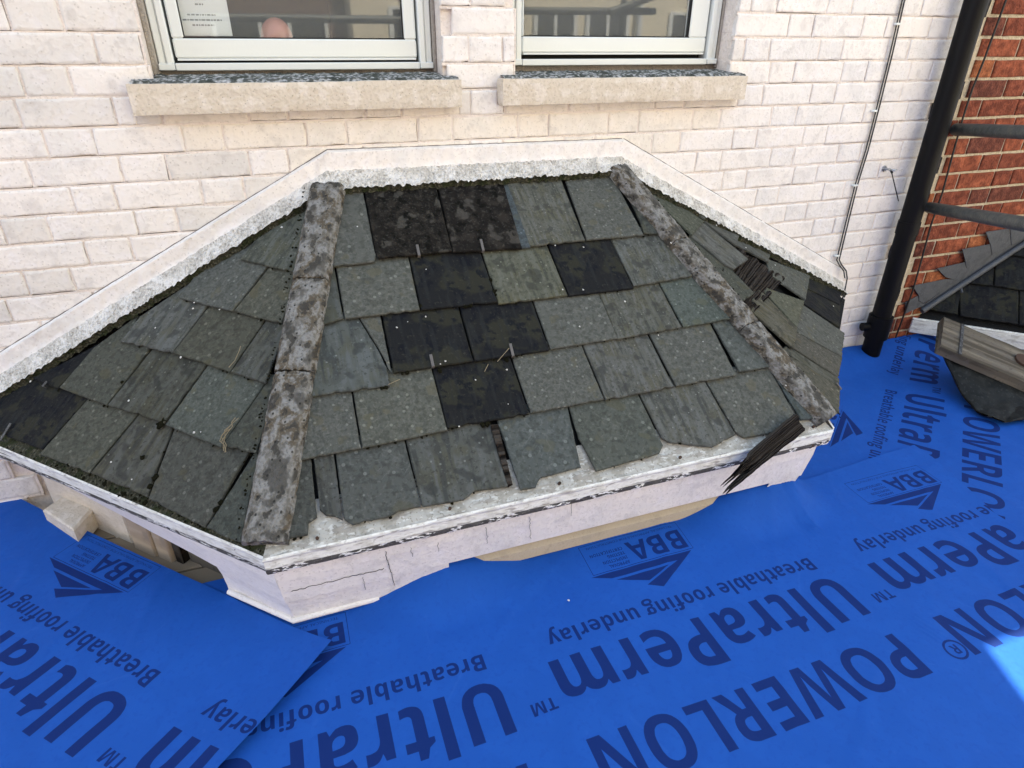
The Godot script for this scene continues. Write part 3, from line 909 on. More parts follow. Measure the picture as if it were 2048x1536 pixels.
func houses() -> void:
	var house := thing("painted_brick_house", "off-white painted brick house wall with two sash windows above the slate bay", "house")
	brick_wall_painted(house)
	window(house, WIN[0][0], WIN[0][1], -0.268, 0.512, -0.190, 0.428, 1.266, 1.297, 1.349)
	window(house, WIN[1][0], WIN[1][1], 0.770, 1.566, 0.822, 1.447, 1.273, 1.311, 1.360)
	for i in 2:
		var s := rough_block(Vector3(SILL[i][0], 1.163, -0.2), Vector3(SILL[i][1], 1.240, 0.05), 60, 7, 12, 0.0017, 40 + i)
		var sl := part("window_sill", s, M.sill_stone, house, "worn painted stone sill under a sash window")
		# dirt and lichen crust lying on the weathered top
		var st := begin()
		var n := FastNoiseLite.new(); n.seed = 9 + i; n.frequency = 22.0; n.fractal_octaves = 4
		var rows := []
		for j in 9:
			var row := []
			for k in 141:
				var x: float = lerpf(SILL[i][0] + 0.012, SILL[i][1] - 0.008, k / 140.0)
				var inside = x > WIN[i][0] + 0.004 and x < WIN[i][1] - 0.004
				var zb := -0.082 if inside else -0.004
				var zf := 0.040 + n.get_noise_2d(x, 3.0) * 0.012
				var z := lerpf(zb, zf, j / 8.0)
				var y := 1.2445 + n.get_noise_2d(x * 2, z * 2) * 0.004 + (0.042 - z) * 0.10
				if j == 8: y = 1.2385
				row.append(Vector3(x, y, z))
			rows.append(row)
		grid(st, rows, Vector3.UP)
		part("dirt_crust", done(st), M.sill_dirt, sl)
	# closed room behind the windows
	var st := begin()
	addbox(st, Vector3(-6.0, -2.7, -4.3), Vector3(2.022, 5.4, -4.1), 0.0)
	addbox(st, Vector3(-6.0, -2.7, -4.1), Vector3(-5.8, 5.4, -0.24), 0.0)
	addbox(st, Vector3(1.90, -2.7, -4.1), Vector3(2.022, 5.4, -0.24), 0.0)
	addbox(st, Vector3(2.04, -2.7, -4.1), Vector3(2.74, 2.6, -0.245), 0.0)
	addbox(st, Vector3(-5.8, 0.30, -4.1), Vector3(1.90, 0.45, -0.24), 0.0)
	addbox(st, Vector3(-5.8, 2.9, -4.1), Vector3(1.90, 3.05, -0.24), 0.0)
	addbox(st, Vector3(0.60, 0.45, -4.1), Vector3(0.70, 2.9, -0.24), 0.0)
	part("room_shell", done(st), M.room, house)
	st = begin()
	addbox(st, Vector3(-6.3, 5.6, -4.4), Vector3(2.022, 5.75, 0.0), 0.0)  # unseen slab over the tall part, added to block the sun
	part("added_roof_slab", done(st), M.dark_brick, house)
	for w in WIN:
		part("inner_sill", box(Vector3(w[0] - 0.05, 1.27, -0.42), Vector3(w[1] + 0.05, 1.295, -0.16), 0.003), M.white_timber, house)

	var red := thing("red_brick_house", "red brick house wall beyond the black downpipe", "house")
	brick_wall_red(red)
	st = begin()
	var e0 := Vector3(2.745, 2.45, 0.12); var e1 := Vector3(8.0, 2.45, 0.12)
	var r0 := Vector3(2.745, 4.6, -3.2); var r1 := Vector3(8.0, 4.6, -3.2)
	var dn := Vector3(0, -0.12, 0)
	quad(st, e0, e1, r1, r0, Vector3(0, 0.83, 0.56))
	quad(st, e0 + dn, e1 + dn, r1 + dn, r0 + dn, Vector3(0, -0.83, -0.56))
	quad(st, e0, e1, e1 + dn, e0 + dn, Vector3.BACK)
	part("roof", done(st), M.felt, red)

# ---------- bay roof ----------
func make_plane(o: Vector3, a: Vector3, b: Vector3, along: Vector3) -> Dictionary:
	var n := (a - o).cross(b - o).normalized()
	if n.y < 0: n = -n
	var X := along - n * along.dot(n)
	X = X.normalized()
	var Y := n.cross(X)
	if Y.y < 0: Y = -Y
	return {"o": o, "n": n, "X": X, "Y": Y}

var moss_spots := []

# one slate, traced in crop coordinates: src = [left, top, scale of the crop]
func slate(parent: Node3D, src: Array, pts: Array, pl: Dictionary, m: String, tint: Color, sd: int, head := 0.05, lift := 0.0) -> void:
	var r := RandomNumberGenerator.new(); r.seed = sd * 7 + 3
	var n: Vector3 = pl.n; var X: Vector3 = pl.X; var Y: Vector3 = pl.Y; var o: Vector3 = pl.o
	var q := []
	for p in pts:
		var w := onp(src[0] + p[0] / src[2], src[1] + p[1] / src[2], pl) - o
		q.append(Vector2(w.dot(X), w.dot(Y)))
	var lo := 1e9; var hi := -1e9
	for p in q: lo = minf(lo, p.y); hi = maxf(hi, p.y)
	for i in q.size():
		if q[i].y > lo + (hi - lo) * 0.62: q[i].y += head
	hi += head
	var cen := Vector2.ZERO
	for p in q: cen += p
	cen /= q.size()
	var pts3 := []
	var tilt := r.randf_range(-0.006, 0.006)
	for i in q.size():
		var a: Vector2 = q[i]; var b: Vector2 = q[(i + 1) % q.size()]
		var len := (b - a).length()
		var k := maxi(1, int(len / 0.014))
		var nrm := (b - a).orthogonal().normalized()
		if nrm.dot(cen - a) < 0: nrm = -nrm
		var lower := (a.y + b.y) / 2 < lo + (hi - lo) * 0.45
		var side := absf(b.y - a.y) > absf(b.x - a.x)
		var inset := 0.0009 if side else 0.0
		for s in k:
			var t := s / float(k)
			var p := a.lerp(b, t)
			var amp := 0.0011 if not lower else 0.0016
			var j := r.randf_range(0.0, amp) + inset
			if lower and not side and r.randf() < 0.07: j += r.randf_range(0.002, 0.005)
			if s > 0: p += nrm * j
			else: p += (cen - a).normalized() * (inset + r.randf_range(0.0, 0.0015))
			var f := (p.y - lo) / maxf(hi - lo, 0.01)
			var h := lerpf(0.0085, -0.008, f) + lift + (p.x - cen.x) * tilt
			pts3.append(o + X * p.x + Y * p.y + n * h)
			if lower and not side and r.randf() < 0.13: moss_spots.append([o + X * p.x + Y * (p.y - 0.002) + n * (h - 0.006), r.randf_range(0.0018, 0.0042), n])
			if side and r.randf() < 0.05: moss_spots.append([o + X * p.x + Y * p.y + n * (h - 0.003), r.randf_range(0.0015, 0.0032), n])
	var st := begin()
	var v := r.randf_range(0.86, 1.14)
	plate(st, pts3, X, Y, n, 0.0075, 0.0019, Vector2(r.randf(), r.randf()), 1.0 / r.randf_range(0.46, 0.74), Color(tint.r * v, tint.g * v * r.randf_range(0.98, 1.02), tint.b * v * r.randf_range(0.95, 1.05)))
	part("slate", done(st), M["slate_lichen"] if m == "slate_old" and (sd * 7) % 5 < 3 else M[m], parent)

func blob(st: SurfaceTool, c: Vector3, r: float, n: Vector3, rg: RandomNumberGenerator) -> void:
	var u := n.cross(Vector3(0.3, 0.1, 0.9)).normalized()
	var v := n.cross(u)
	var rows := []
	var wob := []
	for k in 9: wob.append(rg.randf_range(0.65, 1.45))
	wob[8] = wob[0]
	for j in 4:
		var row := []
		var a := j / 3.0 * PI * 0.5
		for k in 9:
			var b := TAU * k / 8.0
			row.append(c + (u * cos(b) + v * sin(b)) * r * cos(a) * wob[k] + n * (sin(a) * r * (0.75 + 0.3 * (wob[k] - 1.0) * (1.0 if j < 3 else 0.0)) - r * 0.25))
		rows.append(row)
	grid(st, rows, Vector3.ZERO)

func arch_tile(p0: Vector3, p1: Vector3, up: Vector3, wid: float, rise: float, sd: int) -> ArrayMesh:
	var d := (p1 - p0).normalized()
	var s := d.cross(up).normalized()
	var n0 := s.cross(d).normalized()
	if n0.dot(up) < 0: n0 = -n0
	var no := FastNoiseLite.new(); no.seed = sd; no.frequency = 14.0; no.fractal_octaves = 3
	var L := (p1 - p0).length()
	var nl := maxi(6, int(L / 0.012))
	var prof := []
	for k in 17:                                         # top from edge to edge, then down the lips
		var t := k / 16.0 * 2.0 - 1.0
		prof.append(Vector2(t * wid / 2, rise * pow(maxf(0.0, 1.0 - pow(absf(t), 6.0)), 0.7)))
	prof.push_front(Vector2(-wid / 2 - 0.001, -0.022))
	prof.append(Vector2(wid / 2 + 0.001, -0.022))
	var rows := []
	for i in nl + 1:
		var t := i / float(nl)
		var c := p0.lerp(p1, t)
		var endp := minf(t * L, (1 - t) * L)
		var row := []
		for k in prof.size():
			var q: Vector2 = prof[k]
			var w := c + s * q.x + n0 * q.y
			var e := no.get_noise_3dv(w * 3.0) * 0.0035 + no.get_noise_3dv(w * 9.0) * 0.0018
			w += n0 * e + s * e * signf(q.x) * 0.8
			if endp < 0.006: w -= n0 * 0.004
			w += d * no.get_noise_2d(q.x * 6.0 + sd, t * 0.01) * 0.006 * (1.0 if i == 0 or i == nl else 0.0)
			row.append(w)
		rows.append(row)
	var st := begin()
	grid(st, rows, n0)
	for e in [0, nl]:
		var nn := -d if e == 0 else d
		var base := []
		for k in prof.size(): base.append(rows[e][k])
		var cc: Vector3 = p0.lerp(p1, e / float(nl)) - n0 * 0.02
		for k in prof.size() - 1: tri(st, base[k], base[k + 1], cc, nn)
	return done(st)

const K4 := [600.0, 340.0, 2.743]
const K5 := [1150.0, 330.0, 2.695]
const K3 := [0.0, 350.0, 2.793]
const B1 := [0.0, 780.0, 2.926]
const B2 := [500.0, 800.0, 2.926]
const B3 := [1100.0, 750.0, 3.151]
const KN := [1780.0, 440.0, 3.657]
var EL := Vector3(-0.168, 0.311, 0.895)
var ER := Vector3(1.470, 0.311, 0.890)
var bay: Node3D

func roof_slates(roof: Node3D) -> void:
	var gA := Color(1.0, 1.0, 0.98)       # green-grey
	var gB := Color(0.98, 1.05, 1.10)     # bluer
	var gC := Color(1.22, 1.20, 1.08)     # paler, lichen
	var gD := Color(0.80, 0.82, 0.82)     # duller
	var d0 := Color(1.0, 1.0, 1.0)
	var d1 := Color(1.3, 1.28, 1.15)
	var k := 1
	var front := [
		# row 5, the eaves course (laid first)
		[B2, [[268, 372], [366, 351], [396, 690], [345, 728], [340, 795], [60, 850], [150, 640]], "slate_old", gD, 0.05],
		[B2, [[374, 358], [500, 330], [545, 708], [445, 682], [408, 650]], "slate_old", gD, 0.05],
		[B2, [[504, 330], [912, 254], [1002, 630], [870, 655], [820, 686], [600, 737], [549, 706]], "slate_old", gD, 0.05],
		[B2, [[914, 252], [1420, 160], [1512, 508], [1310, 542], [1250, 590], [1006, 632]], "slate_old", gD, 0.05],
		[B2, [[1455, 152], [1884, 62], [1936, 398], [1700, 460], [1668, 520], [1580, 536]], "slate_old", gB, 0.05],
		[B3, [[132, 216], [565, 130], [712, 450], [686, 500], [285, 615], [180, 400]], "slate_old", Color(0.86, 0.88, 0.90), 0.05],
		[B3, [[570, 134], [988, 56], [1166, 382], [1020, 462], [760, 432], [700, 400]], "slate_old", gB, 0.05],
		[B3, [[996, 60], [1412, -6], [1562, 294], [1440, 362], [1215, 405], [1168, 372]], "slate_old", gB, 0.05],
		[B3, [[1420, 6], [1470, 20], [1705, 245], [1692, 276], [1575, 292]], "slate_old", Color(0.8, 0.9, 0.97), 0.04],
		# row 4
		[B2, [[345, -10], [600, -48], [650, 288], [264, 366]], "slate_old", gB, 0.05],
		[B2, [[604, -46], [1076, -152], [1156, 184], [656, 290]], "slate_old", Color(1.05, 1.08, 1.0), 0.05],
		[K4, [[735, 1116], [1166, 1050], [1256, 1345], [806, 1424]], "slate_dark", d0, 0.05],
		[K4, [[1170, 1048], [1556, 975], [1666, 1266], [1262, 1340]], "slate_old", gC, 0.05],
		[K5, [[50, 985], [405, 930], [530, 1200], [162, 1276]], "slate_old", gC, 0.05],
		[K5, [[410, 926], [746, 866], [866, 1140], [540, 1198]], "slate_old", gA, 0.05],
		[K5, [[752, 866], [850, 850], [1048, 1094], [882, 1122]], "slate_old", gB, 0.05],
		# row 3
		[K4, [[110, 870], [312, 842], [440, 1000], [478, 1090], [494, 1190], [44, 1252]], "slate_old", Color(0.93, 1.0, 1.04), 0.05],
		[K4, [[313, 842], [450, 814], [506, 1124], [480, 1088], [441, 1000]], "slate_old", Color(1.1, 1.12, 1.05), 0.05],
		[K4, [[456, 814], [878, 762], [950, 1055], [512, 1124]], "slate_dark", d1, 0.05],
		[K4, [[882, 762], [1282, 724], [1366, 996], [956, 1056]], "slate_dark", d0, 0.05],
		[K4, [[1286, 725], [1652, 690], [1742, 930], [1370, 992]], "slate_old", gC, 0.05],
		[K5, [[140, 710], [460, 646], [572, 880], [226, 946]], "slate_old", gA, 0.05],
		[K5, [[462, 646], [652, 622], [838, 836], [580, 880]], "slate_old", Color(0.95, 1.06, 1.13), 0.05],
		# row 2
		[K4, [[176, 545], [196, 548], [240, 822], [104, 862]], "slate_old", gD, 0.05],
		[K4, [[198, 540], [606, 500], [658, 776], [246, 824]], "slate_old", Color(1.05, 1.1, 1.0), 0.05],
		[K4, [[608, 496], [1000, 460], [1082, 732], [662, 776]], "slate_dark", d1, 0.05],
		[K4, [[1006, 460], [1366, 425], [1466, 696], [1086, 744]], "slate_old", Color(1.15, 1.18, 1.0), 0.05],
		[K4, [[1370, 425], [1716, 390], [1826, 656], [1472, 700]], "slate_dark", Color(1.15, 1.15, 1.2), 0.05],
		[K5, [[200, 408], [456, 380], [630, 606], [312, 660]], "slate_old", gB, 0.05],
		# row 1
		[K4, [[256, 118], [350, 112], [418, 478], [408, 512], [178, 540]], "slate_old", gB, 0.04],
		[K4, [[1100, 90], [1170, 86], [1262, 432], [1200, 440]], "slate_old", Color(0.62, 0.72, 0.86), 0.04],
		[K4, [[1140, 78], [1446, 62], [1562, 392], [1256, 428]], "slate_old", gC, 0.04],
		[K4, [[1466, 62], [1726, 40], [1884, 366], [1568, 392]], "slate_old", gC, 0.04],
		[K5, [[262, 110], [300, 120], [445, 378], [368, 376], [330, 260]], "slate_old", gD, 0.03],
		[K4, [[356, 118], [755, 98], [834, 456], [430, 500], [414, 470]], "slate_crust", d0, 0.04],
		[K4, [[762, 98], [1126, 80], [1217, 442], [836, 464]], "slate_crust", Color(0.9, 0.9, 0.92), 0.04],
	]
	for s in front:
		slate(roof, s[0], s[1], PF, s[2], s[3], k, s[4], 0.004 if s[2] == "slate_crust" else 0.0)
		k += 1
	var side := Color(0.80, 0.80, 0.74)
	var left := [
		[K3, [[-40, 1275], [195, 1150], [482, 1262], [246, 1540], [60, 1470], [-60, 1400]], "slate_dark", Color(1.5, 1.45, 1.35), 0.04],
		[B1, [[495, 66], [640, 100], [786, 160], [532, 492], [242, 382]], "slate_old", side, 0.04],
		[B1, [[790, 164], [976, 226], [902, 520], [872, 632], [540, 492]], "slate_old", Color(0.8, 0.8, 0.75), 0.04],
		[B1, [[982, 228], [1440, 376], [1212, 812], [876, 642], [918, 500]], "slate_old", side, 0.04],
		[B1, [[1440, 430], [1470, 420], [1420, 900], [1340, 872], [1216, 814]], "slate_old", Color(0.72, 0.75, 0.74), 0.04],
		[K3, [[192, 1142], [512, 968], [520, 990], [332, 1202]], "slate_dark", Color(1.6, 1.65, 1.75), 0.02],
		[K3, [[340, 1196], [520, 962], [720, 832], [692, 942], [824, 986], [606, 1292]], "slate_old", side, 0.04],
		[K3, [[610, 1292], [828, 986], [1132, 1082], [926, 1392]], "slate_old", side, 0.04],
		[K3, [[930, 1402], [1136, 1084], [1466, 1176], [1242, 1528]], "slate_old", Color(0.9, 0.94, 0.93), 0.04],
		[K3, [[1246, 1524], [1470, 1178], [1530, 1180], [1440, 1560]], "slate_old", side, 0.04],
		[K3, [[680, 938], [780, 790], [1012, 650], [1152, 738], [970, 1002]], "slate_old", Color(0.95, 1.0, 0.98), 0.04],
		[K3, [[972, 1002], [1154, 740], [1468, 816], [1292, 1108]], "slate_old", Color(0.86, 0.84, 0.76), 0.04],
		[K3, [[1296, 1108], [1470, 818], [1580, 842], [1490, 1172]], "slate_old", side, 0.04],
		[K3, [[1005, 692], [1092, 556], [1345, 412], [1488, 520], [1308, 770], [1110, 722]], "slate_old", Color(0.95, 1.0, 0.98), 0.04],
		[K3, [[1312, 768], [1490, 524], [1660, 562], [1580, 838], [1450, 806]], "slate_old", Color(0.85, 0.83, 0.75), 0.04],
		[K3, [[1346, 480], [1420, 372], [1725, 168], [1650, 552]], "slate_old", Color(0.95, 1.0, 0.95), 0.03],
	]
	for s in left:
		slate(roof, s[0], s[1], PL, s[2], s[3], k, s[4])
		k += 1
	var wr := Color(0.98, 0.93, 0.82)
	var right := [
		[K5, [[1196, 1046], [1422, 1200], [1416, 1345], [1260, 1180]], "slate_old", wr, 0.02],
		[K5, [[1172, 984], [1416, 1160], [1420, 1212], [1150, 1010]], "slate_old", Color(0.75, 0.75, 0.7), 0.02],
		[K5, [[1192, 894], [1432, 1046], [1412, 1152], [1172, 972]], "slate_old", wr, 0.02],
		[K5, [[1232, 746], [1446, 914], [1432, 1040], [1190, 890]], "slate_old", Color(1.0, 1.0, 0.95), 0.02],
		[K5, [[1246, 662], [1422, 766], [1420, 882], [1236, 740]], "slate_dark", Color(1.6, 1.6, 1.65), 0.02],
		[K5, [[1262, 608], [1432, 692], [1420, 760], [1246, 658]], "slate_dark", Color(1.7, 1.7, 1.75), 0.02],
		[K5, [[1004, 655], [1192, 888], [1172, 1000], [980, 800], [985, 742]], "slate_old", wr, 0.02],
		[K5, [[1062, 676], [1232, 740], [1190, 884], [1008, 648]], "slate_old", wr, 0.02],
		[K5, [[1050, 508], [1262, 600], [1236, 735], [1076, 606]], "slate_old", Color(0.96, 0.96, 0.88), 0.02],
		[K5, [[884, 396], [1046, 490], [1040, 532], [890, 440]], "slate_old", Color(0.85, 0.86, 0.84), 0.02],
		[K5, [[560, 380], [640, 380], [850, 575], [960, 700], [900, 740], [700, 560]], "slate_old", Color(0.8, 0.8, 0.76), 0.0],
		[K5, [[630, 384], [702, 312], [922, 522], [846, 574], [800, 546]], "slate_old", Color(1.12, 1.12, 1.04), 0.01],
		[K5, [[696, 300], [874, 394], [856, 446]], "slate_old", Color(1.0, 1.0, 0.95), 0.01],
		[K5, [[400, 106], [545, 196], [690, 312], [626, 388], [400, 150]], "slate_old", Color(0.85, 0.88, 0.8), 0.02],
		[K5, [[545, 192], [700, 272], [690, 306]], "slate_old", Color(0.8, 0.83, 0.78), 0.01],
	]
	for s in right:
		slate(roof, s[0], s[1], PR, s[2], s[3], k, s[4], 0.006 if s[4] == 0.01 else 0.0)
		k += 1

func deck_under(parent: Node3D, pl: Dictionary, pts: Array) -> void:
	var q := []
	for p in pts: q.append((p as Vector3) - pl.n * 0.030)
	var st := begin()
	plate(st, q, pl.X, pl.Y, pl.n, 0.02, 0.0)
	part("roof_deck", done(st), M.felt, parent)

func cut(a: Dictionary, b: Dictionary, y: float) -> Vector3:      # where two roof planes and a level meet
	var n1: Vector3 = a.n; var n2: Vector3 = b.n; var n3 := Vector3.UP
	var d1: float = n1.dot(a.o); var d2: float = n2.dot(b.o)
	var den := n1.dot(n2.cross(n3))
	return (n2.cross(n3) * d1 + n3.cross(n1) * d2 + n1.cross(n2) * y) / den

func at_wall(pl: Dictionary, y: float, z: float) -> Vector3:
	var n: Vector3 = pl.n
	return Vector3((n.dot(pl.o) - n.y * y - n.z * z) / n.x, y, z)

func eave_path() -> Array:       # [plan point, outward normal of the run before it, of the run after it]
	var wl := at_wall(PL, 0.311, 0.0)
	var wr := at_wall(PR, 0.311, 0.0)
	var nl := Vector3(-(EL.z - wl.z), 0, EL.x - wl.x).normalized()
	if nl.z < 0: nl = -nl
	var nr := Vector3(wr.z - ER.z, 0, -(wr.x - ER.x)).normalized()
	if nr.z < 0: nr = -nr
	var nf := Vector3(-(ER.z - EL.z), 0, ER.x - EL.x).normalized()
	wl -= nl * 0.028
	wr -= nr * 0.030
	return [[wl, nl, nl], [EL, nl, nf], [ER, nf, nr], [wr, nr, nr]]

func offs(e: Array, o: float, y: float) -> Vector3:
	var a: Vector3 = e[1]; var b: Vector3 = e[2]
	var p: Vector3 = e[0]
	var m := (a + b) * (o / (1.0 + a.dot(b)))
	return Vector3(p.x + m.x, y, p.z + m.z)

# a moulding run along the eaves from corner i to corner i + 1
func run(prof: Array, i: int, wave := 0.0, sd := 0, u0 := 0.0, u1 := 1.0, rise := [0.0, 0.0]) -> ArrayMesh:
	var ep := eave_path()
	var st := begin()
	var no := FastNoiseLite.new(); no.seed = sd; no.frequency = 5.0; no.fractal_octaves = 4
	var A: Array = ep[i]; var B: Array = ep[i + 1]
	var L: float = (B[0] - A[0]).length()
	var n := maxi(2, int(L / 0.02))
	for k in prof.size() - 1:
		var rows := []
		var uvs := []
		for j in n + 1:
			var t := lerpf(u0, u1, j / float(n))
			var row := []
			var uv := []
			for q in [prof[k], prof[k + 1]]:
				var w := no.get_noise_2d(t * L * 3.0, q[0] * 40.0 + q[1] * 60.0) * wave
				var f: float = q[2] if q.size() > 2 else 1.0     # how far this point follows the rise of the run's ends
				var p: Vector3 = offs(A, q[0] + w, q[1] + w + rise[0] * f).lerp(offs(B, q[0] + w, q[1] + w + rise[1] * f), t)
				row.append(p)
				uv.append(Vector2(t * L, q[1] * 3.0 + q[0]))
			rows.append(row)
			uvs.append(uv)
		var dz: Vector2 = Vector2(prof[k + 1][0] - prof[k][0], prof[k + 1][1] - prof[k][1])
		var nn: Vector3 = A[2] * -dz.y + Vector3.UP * dz.x
		grid(st, rows, nn, uvs)
	return done(st)

func cutz(a: Dictionary, b: Dictionary, z: float) -> Vector3:
	var n1: Vector3 = a.n; var n2: Vector3 = b.n; var n3 := Vector3.BACK
	var den := n1.dot(n2.cross(n3))
	return (n2.cross(n3) * n1.dot(a.o) + n3.cross(n1) * n2.dot(b.o) + n1.cross(n2) * z) / den

func on_roof_x(pl: Dictionary, x: float, z: float) -> Vector3:
	var n: Vector3 = pl.n
	return Vector3(x, (n.dot(pl.o) - n.x * x - n.z * z) / n.y, z)

func flashing_run(T0: Vector3, T1: Vector3, B0: Vector3, B1_: Vector3, n: Vector3, sd: int, parent: Node3D) -> void:
	var L := (T1 - T0).length()
	var nl := int(L / 0.006)
	var no := FastNoiseLite.new(); no.seed = 300; no.frequency = 11.0; no.fractal_octaves = 4
	var fine := FastNoiseLite.new(); fine.seed = 301; fine.frequency = 60.0; fine.fractal_octaves = 3
	var smooth := []
	var rough := []
	var lip := []
	var s_top := [0.0, 0.035, 0.10, 0.25, 0.4, 0.5, 0.57]
	var s_low := [0.57, 0.62, 0.67, 0.72, 0.77, 0.82, 0.87, 0.92, 0.97, 1.0]
	for i in nl + 1:
		var t := i / float(nl)
		var a := T0.lerp(T1, t)
		var b := B0.lerp(B1_, t)
		var along := (T1 - T0).normalized()
		b += (b - a).normalized() * (no.get_noise_1d(t * L * 4.0 + sd) * 0.009 + fine.get_noise_1d(t * L * 3.0 + sd) * 0.004)
		var pt := func(s: float) -> Vector3:
			var q := a.lerp(Vector3(b.x, b.y, 0.0), s)
			var z := 0.013
			if s < 0.03: z = -0.002
			if s > 0.5: z = lerpf(0.013, b.z + 0.006, pow((s - 0.5) / 0.5, 1.35))
			return Vector3(q.x, q.y, z)
		var r1 := []
		for s in s_top:
			var p: Vector3 = pt.call(s)
			r1.append(p + Vector3(0, 0, no.get_noise_3dv(p * 2.0) * 0.005 + fine.get_noise_3dv(p * 0.6) * 0.0012))
		smooth.append(r1)
		var r2 := []
		for s in s_low:
			var p: Vector3 = pt.call(s)
			var amp: float = clampf((s - 0.57) * 4.0, 0.0, 1.0) * (0.55 + 0.9 * absf(no.get_noise_1d(t * L * 2.0 + sd + 40.0)))
			p += Vector3(0, 0.6, 0.8) * (fine.get_noise_3dv(p) * 0.010 * amp) + Vector3(0, 0, no.get_noise_3dv(p * 2.0) * 0.003)
			r2.append(p)
		r2[0] = r1[r1.size() - 1]
		rough.append(r2)
		var e: Vector3 = r2[r2.size() - 1]
		var inner := e + n * -0.009 + Vector3(0, 0, -0.003)
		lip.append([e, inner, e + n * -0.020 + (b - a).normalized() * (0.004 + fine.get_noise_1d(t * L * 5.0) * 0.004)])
	var line := []
	for i in range(0, nl + 1, 3):
		var t := i / float(nl)
		line.append(T0.lerp(T1, t) + Vector3(0, no.get_noise_1d(t * L * 9.0 + 7.0) * 0.002, 0.0012 + no.get_noise_1d(t * L * 14.0) * 0.0012))
	var lt := begin()
	tube(lt, line, 0.0013, 5)
	part("crack", done(lt), M.joint_dark, parent)
	for g in [["flashing_band", smooth, M.paint], ["flashing_fillet", rough, M.fillet_rough], ["flashing_edge", lip, M.moss_edge]]:
		var st := begin()
		grid(st, g[1], Vector3(0, 0.5, 0.86))
		part(g[0], done(st), g[2], parent)

